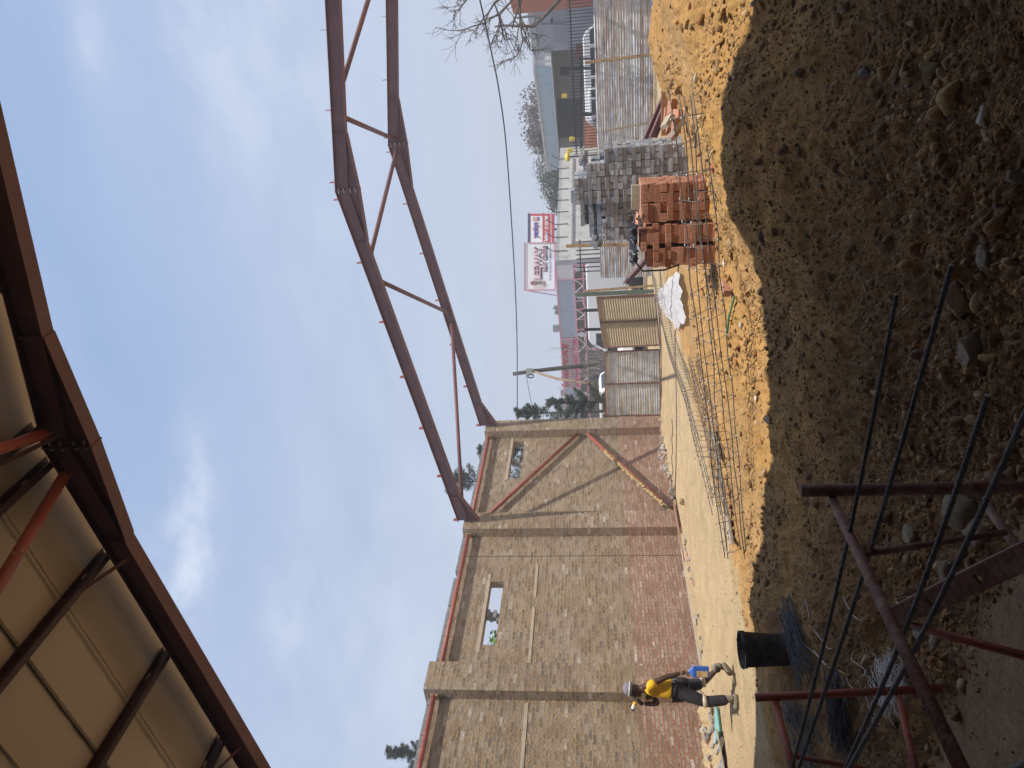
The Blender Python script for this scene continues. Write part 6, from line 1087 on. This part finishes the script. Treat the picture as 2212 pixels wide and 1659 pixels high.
def limbs(base, top, r0, nb, seed, m_, t, spread, depth=3, up=.4, name='trunk', shrink=.68, wig=.12, rmin=.004):
    r2 = random.Random(seed); g = MB(); tips = []
    def grow(p, d, L, rad, lev):
        q = [p]; dd = d.copy(); n_ = 5
        for k in range(n_): dd = dd+np.array([r2.gauss(0, wig), r2.gauss(0, wig), r2.gauss(0, wig*.6)+up*.04]); dd /= np.linalg.norm(dd); q.append(q[-1]+dd*L/n_)
        g.tube(q, [max(rmin, rad*(1-.45*k/n_)) for k in range(n_+1)], 6 if lev < 2 else 4, cap=False)
        if lev >= depth: tips.append((q[-1], dd)); tips.append((q[3], dd)); return
        for k in range(nb):
            a = r2.uniform(0, 6.283); tilt = r2.uniform(.35, .9)*spread; e = np.cross(dd, [math.cos(a), math.sin(a), .3]); e /= np.linalg.norm(e); nd = dd*math.cos(tilt)+e*math.sin(tilt); nd[2] += up*.2; nd /= np.linalg.norm(nd); st_ = q[r2.choice((3, 4, 5))]; grow(st_, nd, L*shrink*r2.uniform(.75, 1.2), rad*.55, lev+1)
    d0 = np.array(top, float)-np.array(base, float); L0 = np.linalg.norm(d0); grow(np.array(base, float), d0/L0, L0, r0, 0); g.build(name, m_, t, True); return tips
def tree(nm, label, base, hgt, rx, rz, zc, n_, size, cols, seed, m_='bark', cat='tree', depth=3, clumps=26, elong=1.6):
    base = np.array(base); t = thing(nm, label, cat, base); limbs(base, base+[0, 0, zc-rz*.75], .02*hgt+.02, 4, seed, M[m_], t, .9, 2, .25, 'trunk', min(.62, rx*.42/max(.5, zc-rz*.75)))
    r2 = np.random.RandomState(seed); cc_ = []
    for k in range(clumps):
        d = r2.randn(3); d /= np.linalg.norm(d); q = r2.uniform(.45, 1)**.6; c = base+np.array([0, 0, zc])+d*np.array([rx, rx, rz])*q*.85; cs = r2.uniform(.22, .42)*min(rx, rz*1.3); cc_.append(c+r2.randn(n_//clumps, 3)*cs*.42)
    leafmesh('crown', np.concatenate(cc_), size, t, cols, seed, elong); return t
def B(y, D, x=1300, z=0.0): p = G(x, y, D); return (p[0], p[1], z)
tree('seed_pod_tree', 'broad grey brown tree covered in dry seed pods above the blue canopy', B(248, 54), 7, 3.1, 1.9, 5.3, 5200, .16, [(.20, .165, .155), (.25, .21, .20), (.16, .13, .125)], 41, 'bark', clumps=46, elong=1.1)
tree('thin_tree', 'thin hazy green tree behind the right end of the concrete wall', B(355, 58), 7, 2.6, 1.7, 5.0, 3400, .10, [(.13, .14, .10), (.17, .17, .13)], 42, 'bark', clumps=40)
tree('thin_tree', 'olive green tree above the concrete wall left of the seed pod tree', B(402, 56), 6, 2.3, 1.6, 4.5, 5000, .11, [(.10, .12, .06), (.14, .15, .09), (.08, .09, .05)], 43, 'bark', clumps=36)
tree('small_tree', 'tiny distant tree seen above the shop roof left of the white billboard', B(667, 75), 5, .9, .8, 5.8, 700, .12, [(.12, .15, .11)], 44, clumps=10)
def conifer(nm, label, base, top, rad, z0, seed, n_=46, cols=((.11, .135, .10), (.15, .17, .13), (.08, .10, .075)), droop=.3, dens=34, size=.035):
    base = np.array(base, float); t = thing(nm, label, 'tree', base); r2 = np.random.RandomState(seed); g = MB(); tp = np.array([base[0], base[1], top]); g.tube([base, base*.5+tp*.5, tp], [.09, .06, .015], 7); g.build('trunk', M['bark'], t, True); g = MB(); C = []; Dd = []
    for k in range(n_):
        u = r2.rand()**.8; z = z0+(top-z0)*u; L = rad*(1-u*.82)*r2.uniform(.6, 1.25); a = r2.uniform(0, 6.283); d = np.array([math.cos(a), math.sin(a), .55+.3*u]); d /= np.linalg.norm(d); p = np.array([base[0], base[1], z]); q = [p]
        for s_ in range(6): d = d+np.array([r2.randn()*.12, r2.randn()*.12, -.09+.06*s_*r2.rand()]); d /= np.linalg.norm(d); q.append(q[-1]+d*L/6)
        g.tube(q, [.018*(1-.12*j) for j in range(7)], 4, cap=False)
        for j in range(1, 7):
            m_ = int(dens*(.6+.1*j)); off = r2.randn(m_, 3)*np.array([.075, .075, .06])*(1.25-j*.12)*(rad/1.1)**.5; C.append(q[j]+off+(q[j]-q[j-1])*r2.rand(m_, 1)); Dd.append(np.tile((q[j]-q[j-1])/np.linalg.norm(q[j]-q[j-1]), (m_, 1))+off*3)
    g.build('branches', M['bark'], t, True); leafmesh('foliage', np.concatenate(C), size, t, cols, seed, 2.6, np.concatenate(Dd), .7); return t
conifer('conifer', 'feathery blue green conifer just right of the last pillar top', B(888, 27.5), 5.15, 1.0, 2.3, 51, 44)
conifer('conifer', 'lower bushy conifer in front of the shop roof beside the last pillar', B(868, 26.5), 3.9, .80, 1.6, 52, 40)
conifer('conifer', 'conifer showing above the wall between the two rafter feet', B(1035, 28), 8.1, 1.6, 3.4, 53, 80, dens=40)
conifer('conifer', 'small conifer tip above the eaves pipe near the last pillar', B(968, 28.5), 6.9, .95, 3.4, 54, 44)
conifer('cypress', 'tall narrow cypress tip at the lower left edge above the wall', B(1637, 25), 10.0, .95, 5.0, 55, 95, dens=44)
conifer('cypress', 'second cypress tip at the bottom left corner', B(1672, 24), 8.9, .9, 5.0, 56, 70, dens=44)
tree('leafy_tree', 'bright green leafy branch seen through the window opening of the middle bay', B(1400, 20.5), 5.3, .75, .6, 4.75, 900, .07, [(.12, .24, .06), (.16, .30, .08)], 57, clumps=14)
t = thing('bare_tree', 'large leafless tree reaching in from the top edge over the grey building', 'tree', B(-120, 20)); b0 = np.array(B(-120, 20)); b1 = G(1170, -60, 20)
limbs(b0, b1, .16, 3, 63, M['bark'], t, .8, 2, .3)
for k, (xa, ya, xb, yb, s_) in enumerate(((1150, -45, 1085, 70, 1), (1130, -30, 1035, 60, 2), (1120, -25, 1110, 85, 3), (1090, -20, 1010, 20, 4), (1140, -30, 1070, 20, 5))): limbs(G(xa, ya, 20), G(xb, yb, 20.2), .038, 4, 70+s_, M['bark'], t, .95, 3, -.1, 'limb', .60, .20, .0045)
def shrub(label, ys, D, z0, seed, n_=10, hh=2.6):
    t = thing('bare_shrub', label, 'shrub', B(ys, D, z=z0)); r2 = random.Random(seed); b = np.array(B(ys, D, z=z0))
    for k in range(n_): a = r2.uniform(0, 6.28); q = r2.uniform(.1, .8); limbs(b+[math.cos(a)*.15, math.sin(a)*.15, 0], b+np.array([math.cos(a)*q, math.sin(a)*q, hh*r2.uniform(.35, .55)]), .022, 3, seed*10+k, M['bark_pale'], t, .5, 2, .8, 'stem', .62, .08, .004)
shrub('leafless twiggy shrub at the foot of the utility pole', 792, 31, .6, 81, 9, 3.3); shrub('leafless shrub with arching stems left of the pole strut', 838, 31.5, .5, 82, 7, 2.8); shrub('leafless shrub to the right of the utility pole', 768, 31.8, .6, 83, 6, 3.0)

# ------------------------------------------------------------------ haze
hz = MB(); hz.box((-75, -25, -1.5), (45, 110, 16)); mh = bpy.data.materials.new('haze'); mh.use_nodes = True; th = mh.node_tree; th.nodes.clear(); pv = N(th, 'ShaderNodeVolumePrincipled'); pv.inputs['Color'].default_value = (.95, .97, 1, 1); pv.inputs['Density'].default_value = .0042; pv.inputs['Anisotropy'].default_value = .2; th.links.new(pv.outputs[0], N(th, 'ShaderNodeOutputMaterial').inputs['Volume'])
setp(hz.build('haze', mh), None, None, None, 'stuff')
